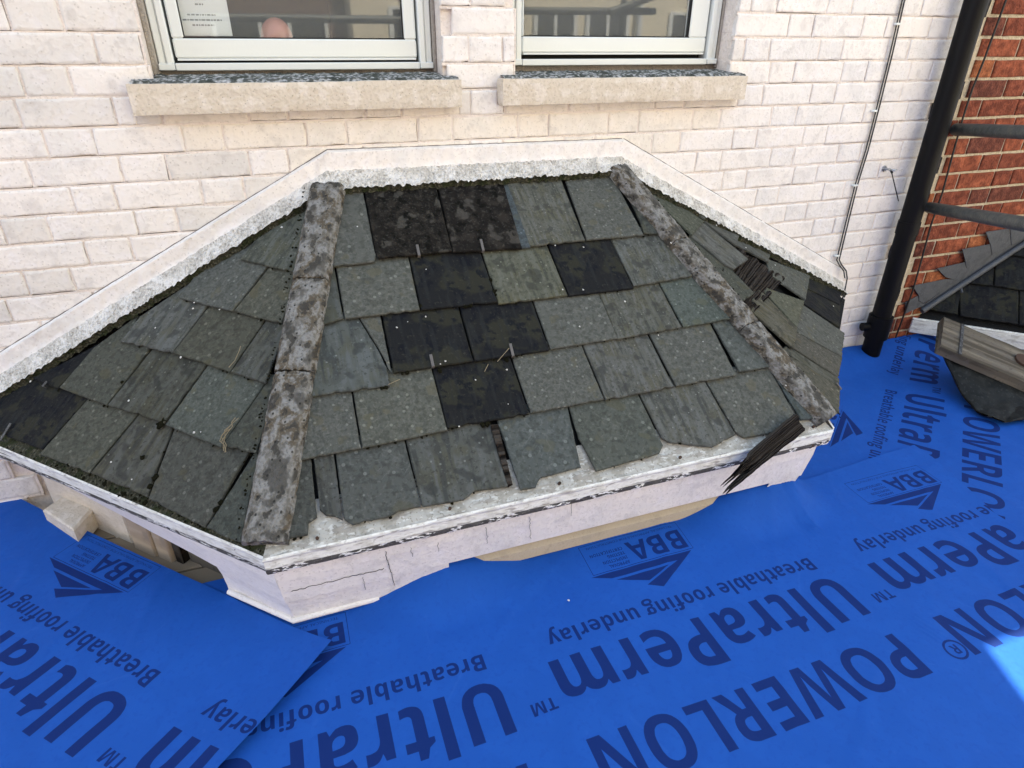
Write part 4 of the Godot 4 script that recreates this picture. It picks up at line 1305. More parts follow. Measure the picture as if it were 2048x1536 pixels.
func build_bay() -> void:
	bay = thing("bay_window", "canted bay with mossy slate roof, white eaves board and two lichen-covered hips", "bay window")
	var roof := group_part("roof", bay)
	roof.set_meta("label", "weathered slate roof of the bay")
	var L1 := at_wall(PL, 0.20, 0.0)
	# boarding under the slates
	var ridge_l := cutz(PF, PL, 0.0)
	var ridge_r := cutz(PF, PR, 0.0)
	deck_under(roof, PF, [ridge_l, ridge_r, ER, EL])
	deck_under(roof, PL, [ridge_l, EL, at_wall(PL, 0.311, 0.0)])
	deck_under(roof, PR, [ridge_r, ER, at_wall(PR, 0.311, 0.0)])
	roof_slates(roof)
	# moss in the joints
	for q in [[K4, 660, 752, 9], [K4, 930, 746, 9], [K4, 905, 752, 7], [K4, 1046, 606, 8], [K4, 1066, 668, 9], [K4, 1075, 690, 6], [K4, 590, 1112, 8], [K4, 560, 1116, 6], [K4, 768, 1102, 8], [K4, 1130, 1044, 8], [K4, 1000, 1398, 9], [K4, 1030, 1392, 10], [K4, 470, 1195, 7], [K4, 450, 1198, 6], [K4, 860, 1412, 5]]:
		moss_spots.append([onp(q[0][0] + q[1] / q[0][2], q[0][1] + q[2] / q[0][2], PF) + PF.n * 0.004, q[3] * 0.0009, PF.n])
	for q in [[B1, 950, 200, 13], [B1, 965, 185, 10], [B1, 940, 215, 10], [B1, 915, 515, 9], [B1, 885, 565, 9], [B1, 840, 400, 8], [B1, 1275, 700, 9], [B1, 1300, 660, 8], [B1, 730, 610, 8], [B1, 860, 660, 9], [B1, 800, 640, 8], [B1, 620, 555, 7], [B1, 500, 520, 6], [B1, 410, 440, 7], [K3, 1465, 815, 5], [K3, 690, 1160, 5]]:
		moss_spots.append([onp(q[0][0] + q[1] / q[0][2], q[0][1] + q[2] / q[0][2], PL) + PL.n * 0.006, q[3] * 0.0009, PL.n])
	rng.seed = 31
	for k in 300:                                          # beads of moss along both hips and the left eaves
		var a := ridge_l; var b := EL; var nn: Vector3 = PF.n; var sd := 0.064
		if k % 3 == 1: a = ridge_r; b = ER; sd = -0.055
		if k % 3 == 2: a = at_wall(PL, 0.311, 0.0); b = EL; nn = PL.n
		var t := rng.randf()
		var p := a.lerp(b, t)
		if k % 3 == 2: p += Vector3(0.42, 0.6, -0.42) * lerpf(0.030, 0.004, t) + nn * 0.002 + Vector3(0.5, 0.3, -0.5) * rng.randf_range(-0.006, 0.012)
		else: p += (b - a).normalized().cross(nn).normalized() * (-sd if true else sd) * signf((b - a).normalized().cross(nn).x) * signf(1.0)
		moss_spots.append([p + Vector3(rng.randf_range(-0.005, 0.005), rng.randf_range(-0.004, 0.002), rng.randf_range(-0.005, 0.005)), rng.randf_range(0.0012, 0.0036), nn])
	var st := begin()
	for s in moss_spots: blob(st, s[0], s[1], s[2], rng)
	var mo := part("moss", done(st), M.moss, roof)
	mo.set_meta("kind", "stuff")
	# hips
	var up_l: Vector3 = (PF.n + PL.n).normalized()
	var up_r: Vector3 = (PF.n + PR.n).normalized()
	var tl := [0.03, 0.345, 0.60, 0.985]
	for k in 3:
		var p0 := ridge_l.lerp(EL, tl[k] + 0.002) + up_l * 0.010
		var p1 := ridge_l.lerp(EL, tl[k + 1] - 0.002) + up_l * 0.012
		part("hip_tile", arch_tile(p0, p1, up_l, 0.102, 0.016, 11 + k), M.hip_tile, roof)
	var trr := [0.03, 0.34, 0.66, 0.985]
	for k in 3:
		var p0 := ridge_r.lerp(ER, trr[k] + 0.0008) + up_r * 0.010
		var p1 := ridge_r.lerp(ER, trr[k + 1] - 0.0008) + up_r * 0.012
		part("hip_tile", arch_tile(p0, p1, up_r, 0.084, 0.018, 21 + k), M.hip_tile, roof)
	# exposed rotten battens in the hole of the right-hand slope
	st = begin()
	var hole := [[845, 425], [1135, 610], [1062, 678], [990, 745], [960, 800], [815, 605], [790, 575], [925, 520]]
	var no := FastNoiseLite.new(); no.seed = 5; no.frequency = 38.0; no.fractal_octaves = 4
	var h3 := []
	for q in hole: h3.append(onp(K5[0] + q[0] / K5[2], K5[1] + q[1] / K5[2], PR))
	var rows := []
	var uvs := []
	for j in 15:
		var row := []
		var uv := []
		for i in 22:
			var a: Vector3 = h3[0].lerp(h3[6], j / 14.0)
			var b: Vector3 = h3[1].lerp(h3[4], j / 14.0)
			var p := a.lerp(b, i / 21.0)
			p += PR.n * (no.get_noise_3dv(p) * 0.022 - 0.003)
			row.append(p)
			uv.append(Vector2(i * 0.11, j * 0.045))
		rows.append(row); uvs.append(uv)
	grid(st, rows, PR.n, uvs)
	part("rotten_batten", done(st), M.rotten_wood, roof, "blackened rotten timber in the hole where slates are gone")
	# clips holding replaced slates
	for q in [[K4, 640, 425, 652, 482, PF], [K4, 988, 395, 1002, 455, PF], [K4, 714, 1025, 728, 1088, PF], [K4, 1148, 965, 1164, 1030, PF], [B1, 88, 205, 30, 300, PL], [K3, 285, 1165, 262, 1190, PL], [K5, 1392, 1186, 1416, 1218, PR]]:
		var pl: Dictionary = q[5]
		var a = onp(q[0][0] + q[1] / q[0][2], q[0][1] + q[2] / q[0][2], pl) + pl.n * 0.013
		var b = onp(q[0][0] + q[3] / q[0][2], q[0][1] + q[4] / q[0][2], pl) + pl.n * 0.013
		var d = (b - a).normalized()
		var s = d.cross(pl.n).normalized()
		st = begin()
		var w := 0.008
		obox(st, a - s * w * 0.5, d, pl.n, s, Vector3((b - a).length(), 0.0018, w), 0.0005)
		obox(st, b - s * w * 0.5 - pl.n * 0.010, d, pl.n, s, Vector3(0.002, 0.012, w), 0.0004)
		part("slate_clip", done(st), M.tin if pl == PL else M.copper_clip, roof)
	# strip of rotten lath in the gap of the eaves course
	st = begin()
	var g := []
	for q in [[1405, 150], [1448, 146], [1535, 500], [1508, 515]]: g.append(onp(B2[0] + q[0] / B2[2], B2[1] + q[1] / B2[2], PF) + PF.n * 0.0065)
	plate(st, g, PF.Y, PF.X, PF.n, 0.004, 0.001, Vector2.ZERO, 4.0)
	part("lath_strip", done(st), M.rotten_wood, roof)
	# eaves board with its moulded edge
	var fas := group_part("eaves_board", bay)
	fas.set_meta("label", "white eaves board with flaking paint and rusty nails")
	for i in 3:
		var tilt := [[0.016, 0.0], [0.0, 0.0], [0.0, 0.016]][i] as Array
		var io: float = [-0.006, 0.0, -0.055][i]
		part("tilting_fillet", run([[-0.09, 0.362], [-0.03, 0.3235], [0.004 + io, 0.3035], [0.009 + io, 0.3015]], i, 0.0016, 3 + i, 0.0, 1.0, tilt), [M.moss_edge, M.dirty_white, M.moss_edge][i], fas)
		part("board", run([[0.009 + io, 0.3015], [0.012 + io, 0.298], [0.0125 + io, 0.294], [0.010 + io, 0.2895], [0.0085 + io, 0.286], [0.0085 + io, 0.264]], i, 0.0014, 3 + i, 0.0, 1.0, tilt), M.white_timber, fas)
		part("flaking_edge", run([[0.0085 + io, 0.264], [0.008 + io, 0.254], [0.005 + io, 0.2465], [-0.06, 0.2445]], i, 0.0022, 6 + i, 0.0, 1.0, tilt), M.flaked_timber, fas)
	st = begin()
	plate(st, [ER + Vector3(0.012, -0.006, 0.006), ER + Vector3(0.012, -0.055, 0.004), ER + Vector3(0.012, -0.055, -0.08), ER + Vector3(0.012, 0.04, -0.08)], Vector3.BACK, Vector3.UP, Vector3.RIGHT, 0.006, 0.0)
	part("board_end", done(st), M.white_timber, fas)
	for q in [[B2, 393, 808], [B2, 1170, 634], [B2, 1812, 486], [B3, 60, 682], [B3, 822, 518], [B2, 140, 1003], [B3, 1655, 445], [B3, 1662, 325]]:
		var x: float = q[0][0] + q[1] / q[0][2]
		var y: float = q[0][1] + q[2] / q[0][2]
		var c := onp(x, y, PF)
		if y > 1130 or c.z > 0.905: c = W(x, y, 0.898)
		st = begin()
		var nn: Vector3 = PF.n if c.z < 0.905 and y < 1130 else Vector3.BACK
		tube(st, [c - nn * 0.015, c + nn * 0.0012, c + nn * 0.002], 0.0042, 8)
		part("nail", done(st), M.rust, fas)
	# masonry under the eaves
	for i in 3:
		var lift := [[0.155, 0.0], [0.0, 0.0], [0.0, 0.0]][i] as Array
		part("wall_band", run([[-0.018, 0.258, 0.1], [-0.024, 0.190, 0.5], [-0.042, 0.098], [-0.048, 0.092], [-0.13, 0.090]], i, 0.0030, 12 + i, 0.0, 1.0, lift), M.paint, bay)
	part("pier", run([[-0.045, 0.10], [-0.058, 0.05], [-0.066, 0.0], [-0.075, -0.4]], 1, 0.003, 20, 0.0, 0.262), M.paint, bay)
	part("pier", run([[-0.045, 0.10], [-0.058, 0.05], [-0.066, 0.0], [-0.075, -0.4]], 1, 0.003, 21, 0.925, 1.0), M.paint, bay)
	part("pier", run([[-0.045, 0.10], [-0.058, 0.05], [-0.066, 0.0], [-0.075, -0.4]], 0, 0.003, 22, 0.815, 1.0, [0.155, 0.0]), M.paint, bay)
	part("pier", run([[-0.045, 0.10], [-0.058, 0.05], [-0.066, 0.0], [-0.075, -0.4]], 2, 0.003, 23, 0.0, 1.0), M.paint, bay)
	st = begin()
	addbox(st, Vector3(-0.05, -0.4, 0.62), Vector3(0.258, 0.093, 0.818), 0.004)
	addbox(st, Vector3(1.352, -0.4, 0.62), Vector3(1.44, 0.093, 0.815), 0.004)
	part("jamb", done(st), M.paint, bay)
	st = begin()                                          # rounded ledge at the foot of the corner pier
	var ep := eave_path()
	var pa := offs(ep[0], -0.060, 0.016).lerp(offs(ep[1], -0.060, 0.016), 0.82)
	var pb := offs(ep[1], -0.060, 0.016)
	var pc := offs(ep[1], -0.060, 0.016).lerp(offs(ep[2], -0.100, -0.010), 0.14)
	tube(st, [pa, pa.lerp(pb, 0.5), pb, pb.lerp(pc, 0.5), pc], 0.008, 12)
	part("ledge", done(st), M.paint, bay)
	st = begin()
	addbox(st, Vector3(0.262, 0.000, 0.66), Vector3(1.348, 0.077, 0.832), 0.022)
	part("window_head", done(st), M.cream_board, bay)
	part("window_glass", box(Vector3(0.25, -0.4, 0.63), Vector3(1.36, 0.09, 0.64), 0.0), M.dark_glass, bay)
	var face := func(x: float, y: float) -> Vector3:
		var p := W(x, y, 0.862)
		var zz := 0.0
		for k in 3:
			zz = 0.895 - lerpf(0.024, 0.042, clampf((0.19 - p.y) / 0.092, 0.0, 1.0)) if p.y > 0.098 else 0.895 - lerpf(0.046, 0.062, clampf((0.098 - p.y) / 0.09, 0.0, 1.0))
			p = W(x, y, zz + 0.0008)
		return p
	for cr2 in [[[240, 1118], [330, 1098], [450, 1068], [560, 1040], [700, 1008], [800, 985]], [[792, 885], [806, 940], [810, 965], [830, 1020], [850, 1100]], [[660, 1040], [668, 1080], [676, 1120]], [[1380, 740], [1390, 800], [1386, 850]], [[1638, 690], [1640, 760], [1642, 820]], [[1100, 830], [1104, 900]], [[1880, 600], [1884, 690]], [[940, 860], [952, 930]]]:
		var t2 := begin()
		var pts2 := []
		for qi in cr2.size() - 1:
			for qs in 7:
				var qx := lerpf(cr2[qi][0], cr2[qi + 1][0], qs / 7.0) + rng.randf_range(-4, 4)
				var qy := lerpf(cr2[qi][1], cr2[qi + 1][1], qs / 7.0) + rng.randf_range(-4, 4)
				pts2.append(face.call(B2[0] + qx / B2[2], B2[1] + qy / B2[2]))
		tube(t2, pts2, 0.0008 if cr2.size() > 3 else 0.0005, 5)
		part("crack", done(t2), M.near_black, bay)
	# left-hand light: pane, dark mullion, bare boards, stone corbel by the house wall
	var dl: Vector3 = (ep[0][0] - ep[1][0]).normalized()
	var nl: Vector3 = ep[0][1]
	var org := Vector3(EL.x, 0, EL.z)
	var seg := func(s0: float, s1: float, o0: float, o1: float, y0: float, y1: float, b: float) -> ArrayMesh:
		var t := begin()
		obox(t, org + dl * s0 + nl * o0 + Vector3(0, y0, 0), Vector3.UP, dl, nl, Vector3(y1 - y0, s1 - s0, o1 - o0), b)
		return done(t)
	part("window_glass", seg.call(0.2, 0.62, -0.20, -0.19, -0.4, 0.2, 0.0), M.dark_glass, bay)
	part("window_frame", seg.call(0.24, 0.50, -0.17, -0.13, -0.4, 0.19, 0.003), M.old_wood, bay)
	part("window_frame", seg.call(0.505, 0.535, -0.19, -0.11, -0.4, 0.191, 0.003), M.rotten_wood, bay)
	part("window_frame", seg.call(0.54, 0.60, -0.17, -0.10, -0.4, 0.2, 0.004), M.frame_wood, bay)
	part("window_frame", seg.call(0.605, 0.70, -0.17, -0.095, -0.4, 0.205, 0.004), M.frame_wood, bay)
	part("corbel", seg.call(0.72, 1.10, -0.2, -0.105, -0.4, 0.22, 0.006), M.sill_stone, bay)
	st = begin()
	var ct := []
	for q in [[84, 1018], [134, 984], [190, 1012], [147, 1060]]: ct.append(G(q[0], q[1], 0.045))
	plate(st, ct, Vector3.RIGHT, Vector3.BACK, Vector3.UP, 0.07, 0.006)
	part("corbel", done(st), M.sill_stone, bay)
	# cement flashing where the roof meets the house
	var fl := group_part("flashing", bay)
	fl.set_meta("label", "thick white cement flashing along the top of the bay roof")
	var off := 0.016
	var lip_l: Vector3 = cutz(PF, PL, 0.046) + up_l * off
	var lip_r: Vector3 = cutz(PF, PR, 0.046) + up_r * off
	var far_l: Vector3 = on_roof_x(PL, -1.12, 0.046) + PL.n * off
	var far_r: Vector3 = on_roof_x(PR, 2.345, 0.046) + PR.n * off
	flashing_run(Vector3(-1.10, 0.402, 0), Vector3(0.151, 1.050, 0), far_l, lip_l, PL.n, 1, fl)
	flashing_run(Vector3(0.151, 1.050, 0), Vector3(1.168, 1.043, 0), lip_l, lip_r, PF.n, 50, fl)
	flashing_run(Vector3(1.168, 1.043, 0), Vector3(2.352, 0.438, 0), lip_r, far_r, PR.n, 90, fl)

# ---------- blue underlay ----------
func sheet(called: String, label: String, fn: Callable, uvf: Callable, nu: int, nv: int) -> void:
	var rows := []
	var uvs := []
	for j in nv + 1:
		var row := []
		var uv := []
		for i in nu + 1:
			var p: Vector3 = fn.call(i / float(nu), j / float(nv))
			row.append(p)
			uv.append(uvf.call(p))
		rows.append(row)
		uvs.append(uv)
	var st := begin()
	grid(st, rows, Vector3.UP, uvs)
	one(called, done(st), M.underlay, label, "roofing sheet", "blue printed underlay sheets")

func underlay() -> void:
	var bumps := T(grey(512, [[noise_bytes(512, 0.05, 0, 4, 95), 0.6], [noise_bytes(512, 0.12, 0, 2, 96), 0.4]]))
	var m := mat("underlay", Color.WHITE, 0.62, underlay_texture(), bumps, 0.05, 0.0, 0.22)
	m.heightmap_texture = bumps
	var no := FastNoiseLite.new(); no.seed = 8; no.frequency = 1.1; no.fractal_octaves = 2
	var f2 := FastNoiseLite.new(); f2.seed = 9; f2.frequency = 4.0; f2.fractal_octaves = 2
	var f3 := FastNoiseLite.new(); f3.seed = 17; f3.frequency = 2.1; f3.fractal_octaves = 1
	var wave := func(x: float, z: float) -> float:
		return no.get_noise_2d(x, z) * 0.012 + f2.get_noise_2d(x * 1.4, z * 0.6) * 0.0022 + pow(maxf(0.0, 1.0 - absf(f3.get_noise_2d(x * 0.9 + z * 0.5, z * 0.5)) * 7.0), 2.0) * 0.0022
	# sheet under the others, along the right-hand side of the bay
	sheet("roofing_underlay", "blue printed underlay running to the black downpipe beneath the other sheets",
		func(u: float, v: float) -> Vector3:
			var x := lerpf(1.30, 3.6, u)
			var z := lerpf(0.012, 2.2, v)
			return Vector3(x, -0.014 + wave.call(x, z) + 0.05 * smoothstep(0.22, 0.0, z), z),
		func(p: Vector3) -> Vector2:
			var d := Vector2(p.x - 2.43, p.z - 0.36)
			return Vector2((d.dot(Vector2(-0.79, 0.61)) + 0.02) / 1.01, (ZTOP - (d.dot(Vector2(0.61, 0.79)) + 1.11)) / 1.01), 90, 90)
	# main sheet in front of the bay
	sheet("roofing_underlay", "widest blue printed underlay lying along the front of the slate bay",
		func(u: float, v: float) -> Vector3:
			var zb_u := u
			var z0 := 0.60
			var xr := 2.11
			var x := lerpf(-1.0, xr, u)
			if x > 1.38: z0 = lerpf(0.60, 0.79 - (x - 1.45) * 0.08, clampf((x - 1.38) / 0.05, 0, 1))
			var z := lerpf(z0, 2.35, pow(v, 1.0))
			x -= clampf((z - 0.82) / 0.3, 0.0, 1.0) * 0.085 * clampf((x - 1.9) / 0.2, 0.0, 1.0)
			var lip := 0.0
			if x > 1.4 and z < z0 + 0.1: lip = 0.005 * (1.0 - (z - z0) / 0.1)
			var up := smoothstep(0.99, 0.79, z) * smoothstep(0.0, 0.28, x) * smoothstep(1.56, 1.40, x) * (0.090 - 0.068 * smoothstep(0.24, 0.55, x) * smoothstep(1.26, 1.0, x))
			return Vector3(x, wave.call(x, z) + lip + up, z),
		func(p: Vector3) -> Vector2: return Vector2((1.32 - p.x) / 1.01, (ZTOP - p.z) / 1.01), 260, 140)
	# left-hand sheet, laid along the canted side and overlapping
	sheet("roofing_underlay", "blue printed underlay with a loose corner, along the left canted side of the bay",
		func(u: float, v: float) -> Vector3:
			var e := lerpf(-1.6, 0.625, u)
			var o := lerpf(0.675 + 0.03 * u, 2.4, v)
			var x := (e - o) * 0.70711
			var z := (e + o) * 0.70711
			var k := clampf((e - 0.42) / 0.205, 0.0, 1.0)
			var y: float = 0.007 + wave.call(x, z) + 0.022 * k * k
			y += 0.012 * sin(e * 5.0 + 1.0) * clampf(1.0 - (o - 0.68) / 0.3, 0.0, 1.0) * clampf(-e, 0.0, 1.0)
			return Vector3(x, y, z),
		func(p: Vector3) -> Vector2:
			var e := (p.x + p.z) * 0.70711
			var o := (p.z - p.x) * 0.70711
			return Vector2((0.325 - e) / 1.01, (ZTOP - (o + 0.135)) / 1.01), 190, 150)
	var deck := thing("scaffold_deck", "wooden scaffold boards under the blue underlay", "scaffold deck", Vector3(0, -0.07, 1.2))
	for k in 11:
		var b := part("scaffold_board", box(Vector3(-2.6, -0.075, 0.03 + k * 0.23), Vector3(4.0, -0.035, 0.03 + k * 0.23 + 0.222), 0.004), M.deck_wood, deck)
	var led := part("ledger", box(Vector3(-2.6, -0.16, 2.2), Vector3(4.0, -0.08, 2.26), 0.004), M.scaffold, deck)

# ---------- neighbour's bay, pipes, cables, scaffold ----------
func neighbour_bay() -> void:
	var nb := thing("neighbour_bay", "dark slate roof of the next bay with stepped lead flashing on red brick", "bay window")
	var roof := group_part("roof", nb)
	var w0 := Vector3(2.905, 0.150, 0.0)
	var es := Vector3(0.70711, 0, 0.70711)
	PN = make_plane(w0, w0 + es, w0 + Vector3(1, 0.5, 0), es)
	deck_under(roof, PN, [w0, w0 + es * 1.2, w0 + Vector3(1.3, 0.65, 0.35), w0 + Vector3(1.3, 0.65, 0)])
	var k := 400
	for s in [
		[[[262, 656], [500, 470], [520, 545], [490, 697]], "slate_dark", Color(1.5, 1.6, 1.8)],
		[[[506, 470], [946, 525], [934, 770], [508, 707]], "slate_dark", Color(1.5, 1.55, 1.35)],
		[[[950, 525], [1330, 575], [1330, 835], [938, 772]], "slate_dark", Color(1.4, 1.5, 1.5)],
		[[[516, 456], [768, 262], [752, 488], [526, 462]], "slate_dark", Color(1.4, 1.5, 1.7)],
		[[[774, 262], [1160, 300], [1150, 548], [758, 488]], "slate_dark", Color(1.7, 1.75, 1.45)],
		[[[800, 250], [985, 110], [1200, 60], [1190, 300], [985, 275]], "slate_dark", Color(1.6, 1.65, 1.4)]]:
		slate(roof, KN, s[0], PN, s[1], s[2], k, 0.03)
		k += 1
	# clip
	var st := begin()
	var a = onp(KN[0] + 490 / KN[2], KN[1] + 445 / KN[2], PN) + PN.n * 0.014
	var b = onp(KN[0] + 520 / KN[2], KN[1] + 545 / KN[2], PN) + PN.n * 0.014
	tube(st, [a, a.lerp(b, 0.5) + PN.n * 0.003, b], 0.006, 6)
	part("slate_clip", done(st), M.lead, roof)
	# lead: stepped pieces let into the brick joints, and a roll along the roof
	var j := 0
	for s in [[[112, 604], [212, 552], [262, 598], [246, 628], [210, 642], [116, 684]],
		[[166, 482], [404, 434], [505, 430], [250, 612], [212, 592], [212, 556]],
		[[346, 356], [556, 308], [750, 236], [498, 444], [408, 420], [400, 412]],
		[[530, 216], [738, 176], [770, 236], [560, 350], [552, 300]],
		[[702, 88], [874, 64], [890, 180], [748, 256], [736, 180]],
		[[880, 58], [1100, 20], [1100, 60], [890, 186]]]:
		st = begin()
		var q := []
		for p in s: q.append(W(KN[0] + p[0] / KN[2], KN[1] + p[1] / KN[2], 0.009 + 0.0025 * j))
		plate(st, q, Vector3.RIGHT, Vector3.UP, Vector3.BACK, 0.003, 0.0008)
		part("lead_flashing", done(st), M.lead, nb)
		j += 1
	st = begin()
	var strip := []
	for p in [[225, 640], [500, 425], [760, 230], [1000, 70], [1000, 150], [775, 300], [515, 490], [262, 662]]: strip.append(W(KN[0] + p[0] / KN[2], KN[1] + p[1] / KN[2], 0.0075))
	plate(st, strip, Vector3.RIGHT, Vector3.UP, Vector3.BACK, 0.003, 0.0008)
	part("lead_flashing", done(st), M.lead, nb)
	st = begin()
	tube(st, [w0 + Vector3(0.01, 0.02, 0.02), w0 + Vector3(0.5, 0.27, 0.02), w0 + Vector3(1.3, 0.67, 0.02)], 0.014, 8)
	part("lead_roll", done(st), M.lead, nb)
	# white eaves board and dark soffit
	st = begin()
	var nrm := Vector3(-0.70711, 0, 0.70711)
	obox(st, w0 + Vector3(-0.02, -0.088, 0.004) + nrm * 0.002, es, Vector3.UP, nrm, Vector3(1.3, 0.075, 0.02), 0.003)
	part("eaves_board", done(st), M.white_timber, nb)
	st = begin()
	obox(st, w0 + Vector3(0.05, -0.5, 0.01) - nrm * 0.14, es, Vector3.UP, nrm, Vector3(1.2, 0.42, 0.08), 0.0)
	part("wall", done(st), M.red1, nb)

func pipes() -> void:
	var dp := thing("downpipe", "black cast iron downpipe on the joint between white and red brick", "downpipe", Vector3(2.585, 0, 0.07))
	var st := begin()
	tube(st, [Vector3(2.585, -0.06, 0.07), Vector3(2.585, 2.2, 0.07)], 0.042, 28)
	part("pipe", done(st), M.pipe_black, dp)
	for y in [0.10, 0.60, 1.9]:
		st = begin()
		var r := 0.053 if y < 0.3 else 0.0455
		tube(st, [Vector3(2.585, y - 0.001, 0.07), Vector3(2.585, y + 0.01, 0.07), Vector3(2.585, y + (0.10 if y < 0.3 else 0.05), 0.07), Vector3(2.585, y + (0.11 if y < 0.3 else 0.055), 0.07)], r, 28)
		part("collar", done(st), M.pipe_black, dp)
	st = begin()
	tube(st, [Vector3(2.505, 0.155, 0.05), Vector3(2.55, 0.155, 0.06)], 0.020, 12)
	tube(st, [Vector3(2.62, 0.155, 0.06), Vector3(2.665, 0.155, 0.05)], 0.020, 12)
	part("bracket_lug", done(st), M.pipe_black, dp)

	# twin grey cable clipped down the painted wall, over the flashing
	var cb := thing("wall_cable", "twin grey cable clipped down the painted wall to the flashing", "cable", W(1690, 560, 0.05))
	var path := [[1830, -80], [1806, 4], [1783, 105], [1756, 215], [1734, 300], [1712, 372], [1694, 445], [1680, 503], [1676, 520], [1681, 530], [1690, 542], [1692, 556]]
	for o in [-2.4, 2.4]:
		st = begin()
		var pts := []
		for q in path:
			var z = 0.010 if q[1] < 528 else 0.022 + (q[1] - 528) * 0.0008
			pts.append(W(q[0] + o, q[1], z))
		if o > 0:
			pts.append(W(1691, 575, 0.052)); pts.append(W(1684, 600, 0.05)); pts.append(W(1676, 640, 0.02))
		tube(st, pts, 0.0031, 8)
		part("cable", done(st), M.cable_grey, cb)
	for q in [[1797, 48], [1750, 222], [1711, 371], [1675, 512]]:
		st = begin()
		var c := W(q[0], q[1], 0.013)
		obox(st, c - Vector3(0.012, 0.004, 0.012), Vector3.RIGHT, Vector3.UP, Vector3.BACK, Vector3(0.024, 0.008, 0.015), 0.002)
		part("cable_clip", done(st), M.upvc, cb)

	st = begin()
	var pts := []
	for q in [[2030, -60], [2012, 0], [1990, 60], [1968, 120], [1944, 180], [1926, 235], [1905, 310], [1885, 385], [1862, 450], [1843, 520], [1826, 580], [1806, 635], [1786, 690], [1775, 720]]:
		pts.append(W(q[0], q[1], 0.014))
	tube(st, pts, 0.0042, 8)
	one("loose_cable", done(st), M.cable_black, "thin black cable hanging down the red brick beside the downpipe", "cable")

	var eb := thing("eye_bolt", "small zinc eye bolt in the white wall with a black tie hanging from it", "eye bolt", W(1770, 336, 0.0))
	var c := W(1768, 337, 0.0)
	st = begin()
	tube(st, [c + Vector3(0, 0, -0.01), c + Vector3(0, 0, 0.004), c + Vector3(0.001, 0, 0.006)], 0.013, 14)
	part("washer", done(st), M.zinc, eb)
	st = begin()
	tube(st, [c, c + Vector3(0, 0, 0.030)], 0.0055, 10)
	part("shank", done(st), M.zinc, eb)
	st = begin()
	var ring := []
	for k in 19:
		var a := TAU * k / 18.0
		ring.append(c + Vector3(0.012 * cos(a) + 0.004, 0.004 * sin(a) * 0.4, 0.042 + 0.013 * sin(a)))
	tube(st, ring, 0.0042, 8, false)
	part("eye", done(st), M.zinc, eb)
	st = begin()
	var e := W(1783, 344, 0.045)
	tube(st, [e, e.lerp(W(1797, 402, 0.02), 0.5), W(1797, 402, 0.02)], 0.0022, 6)
	tube(st, [e + Vector3(-0.003, 0.003, 0), e + Vector3(0.003, -0.004, 0.002)], 0.0045, 6)
	part("tie", done(st), M.cable_black, eb)

func scaffold_tube(called: String, label: String, a: Vector3, b: Vector3, group := "") -> void:
	var st := begin()
	tube(st, [a, b], 0.02415, 24)
	one(called, done(st), M.scaffold, label, "scaffold tube", group)

func scaffold() -> void:
	var d1 := (Vector3(2.530, 1.066, 0.456) - Vector3(2.765, 1.020, 0.0)).normalized()
	var a1 := Vector3(2.765, 1.020, 0.012)
	scaffold_tube("scaffold_tube", "upper grey steel scaffold tube butting against the red brick by the downpipe", a1, a1 + d1 * 1.3)
	var a2 := Vector3(2.755, 0.690, 0.012)
	var d2 := (Vector3(2.330, 0.808, 0.66) - a2).normalized()
	scaffold_tube("scaffold_tube", "lower grey steel scaffold tube slanting past the lead flashing", a2, a2 + d2 * 1.2)
	# guard rail and standards behind the viewer, mirrored in the panes
	scaffold_tube("guard_rail", "horizontal scaffold guard rail mirrored in the window with the notice", Vector3(-2.6, 1.468, 2.42), Vector3(1.55, 1.474, 2.42))
	scaffold_tube("guard_rail", "short scaffold guard rail mirrored in the window above the right hip", Vector3(1.5, 1.535, 2.42), Vector3(2.80, 1.552, 2.42))
	scaffold_tube("scaffold_standard", "upright scaffold pole beside the short guard rail", Vector3(2.57, -2.7, 2.475), Vector3(2.57, 4.0, 2.475))
	scaffold_tube("scaffold_standard", "upright scaffold pole at the far end of the long guard rail", Vector3(-2.4, -2.7, 2.475), Vector3(-2.4, 4.0, 2.475))
	scaffold_tube("scaffold_brace", "slanting scaffold brace rising from the short guard rail", Vector3(2.40, 1.54, 2.37), Vector3(3.8, 1.95, 2.37))

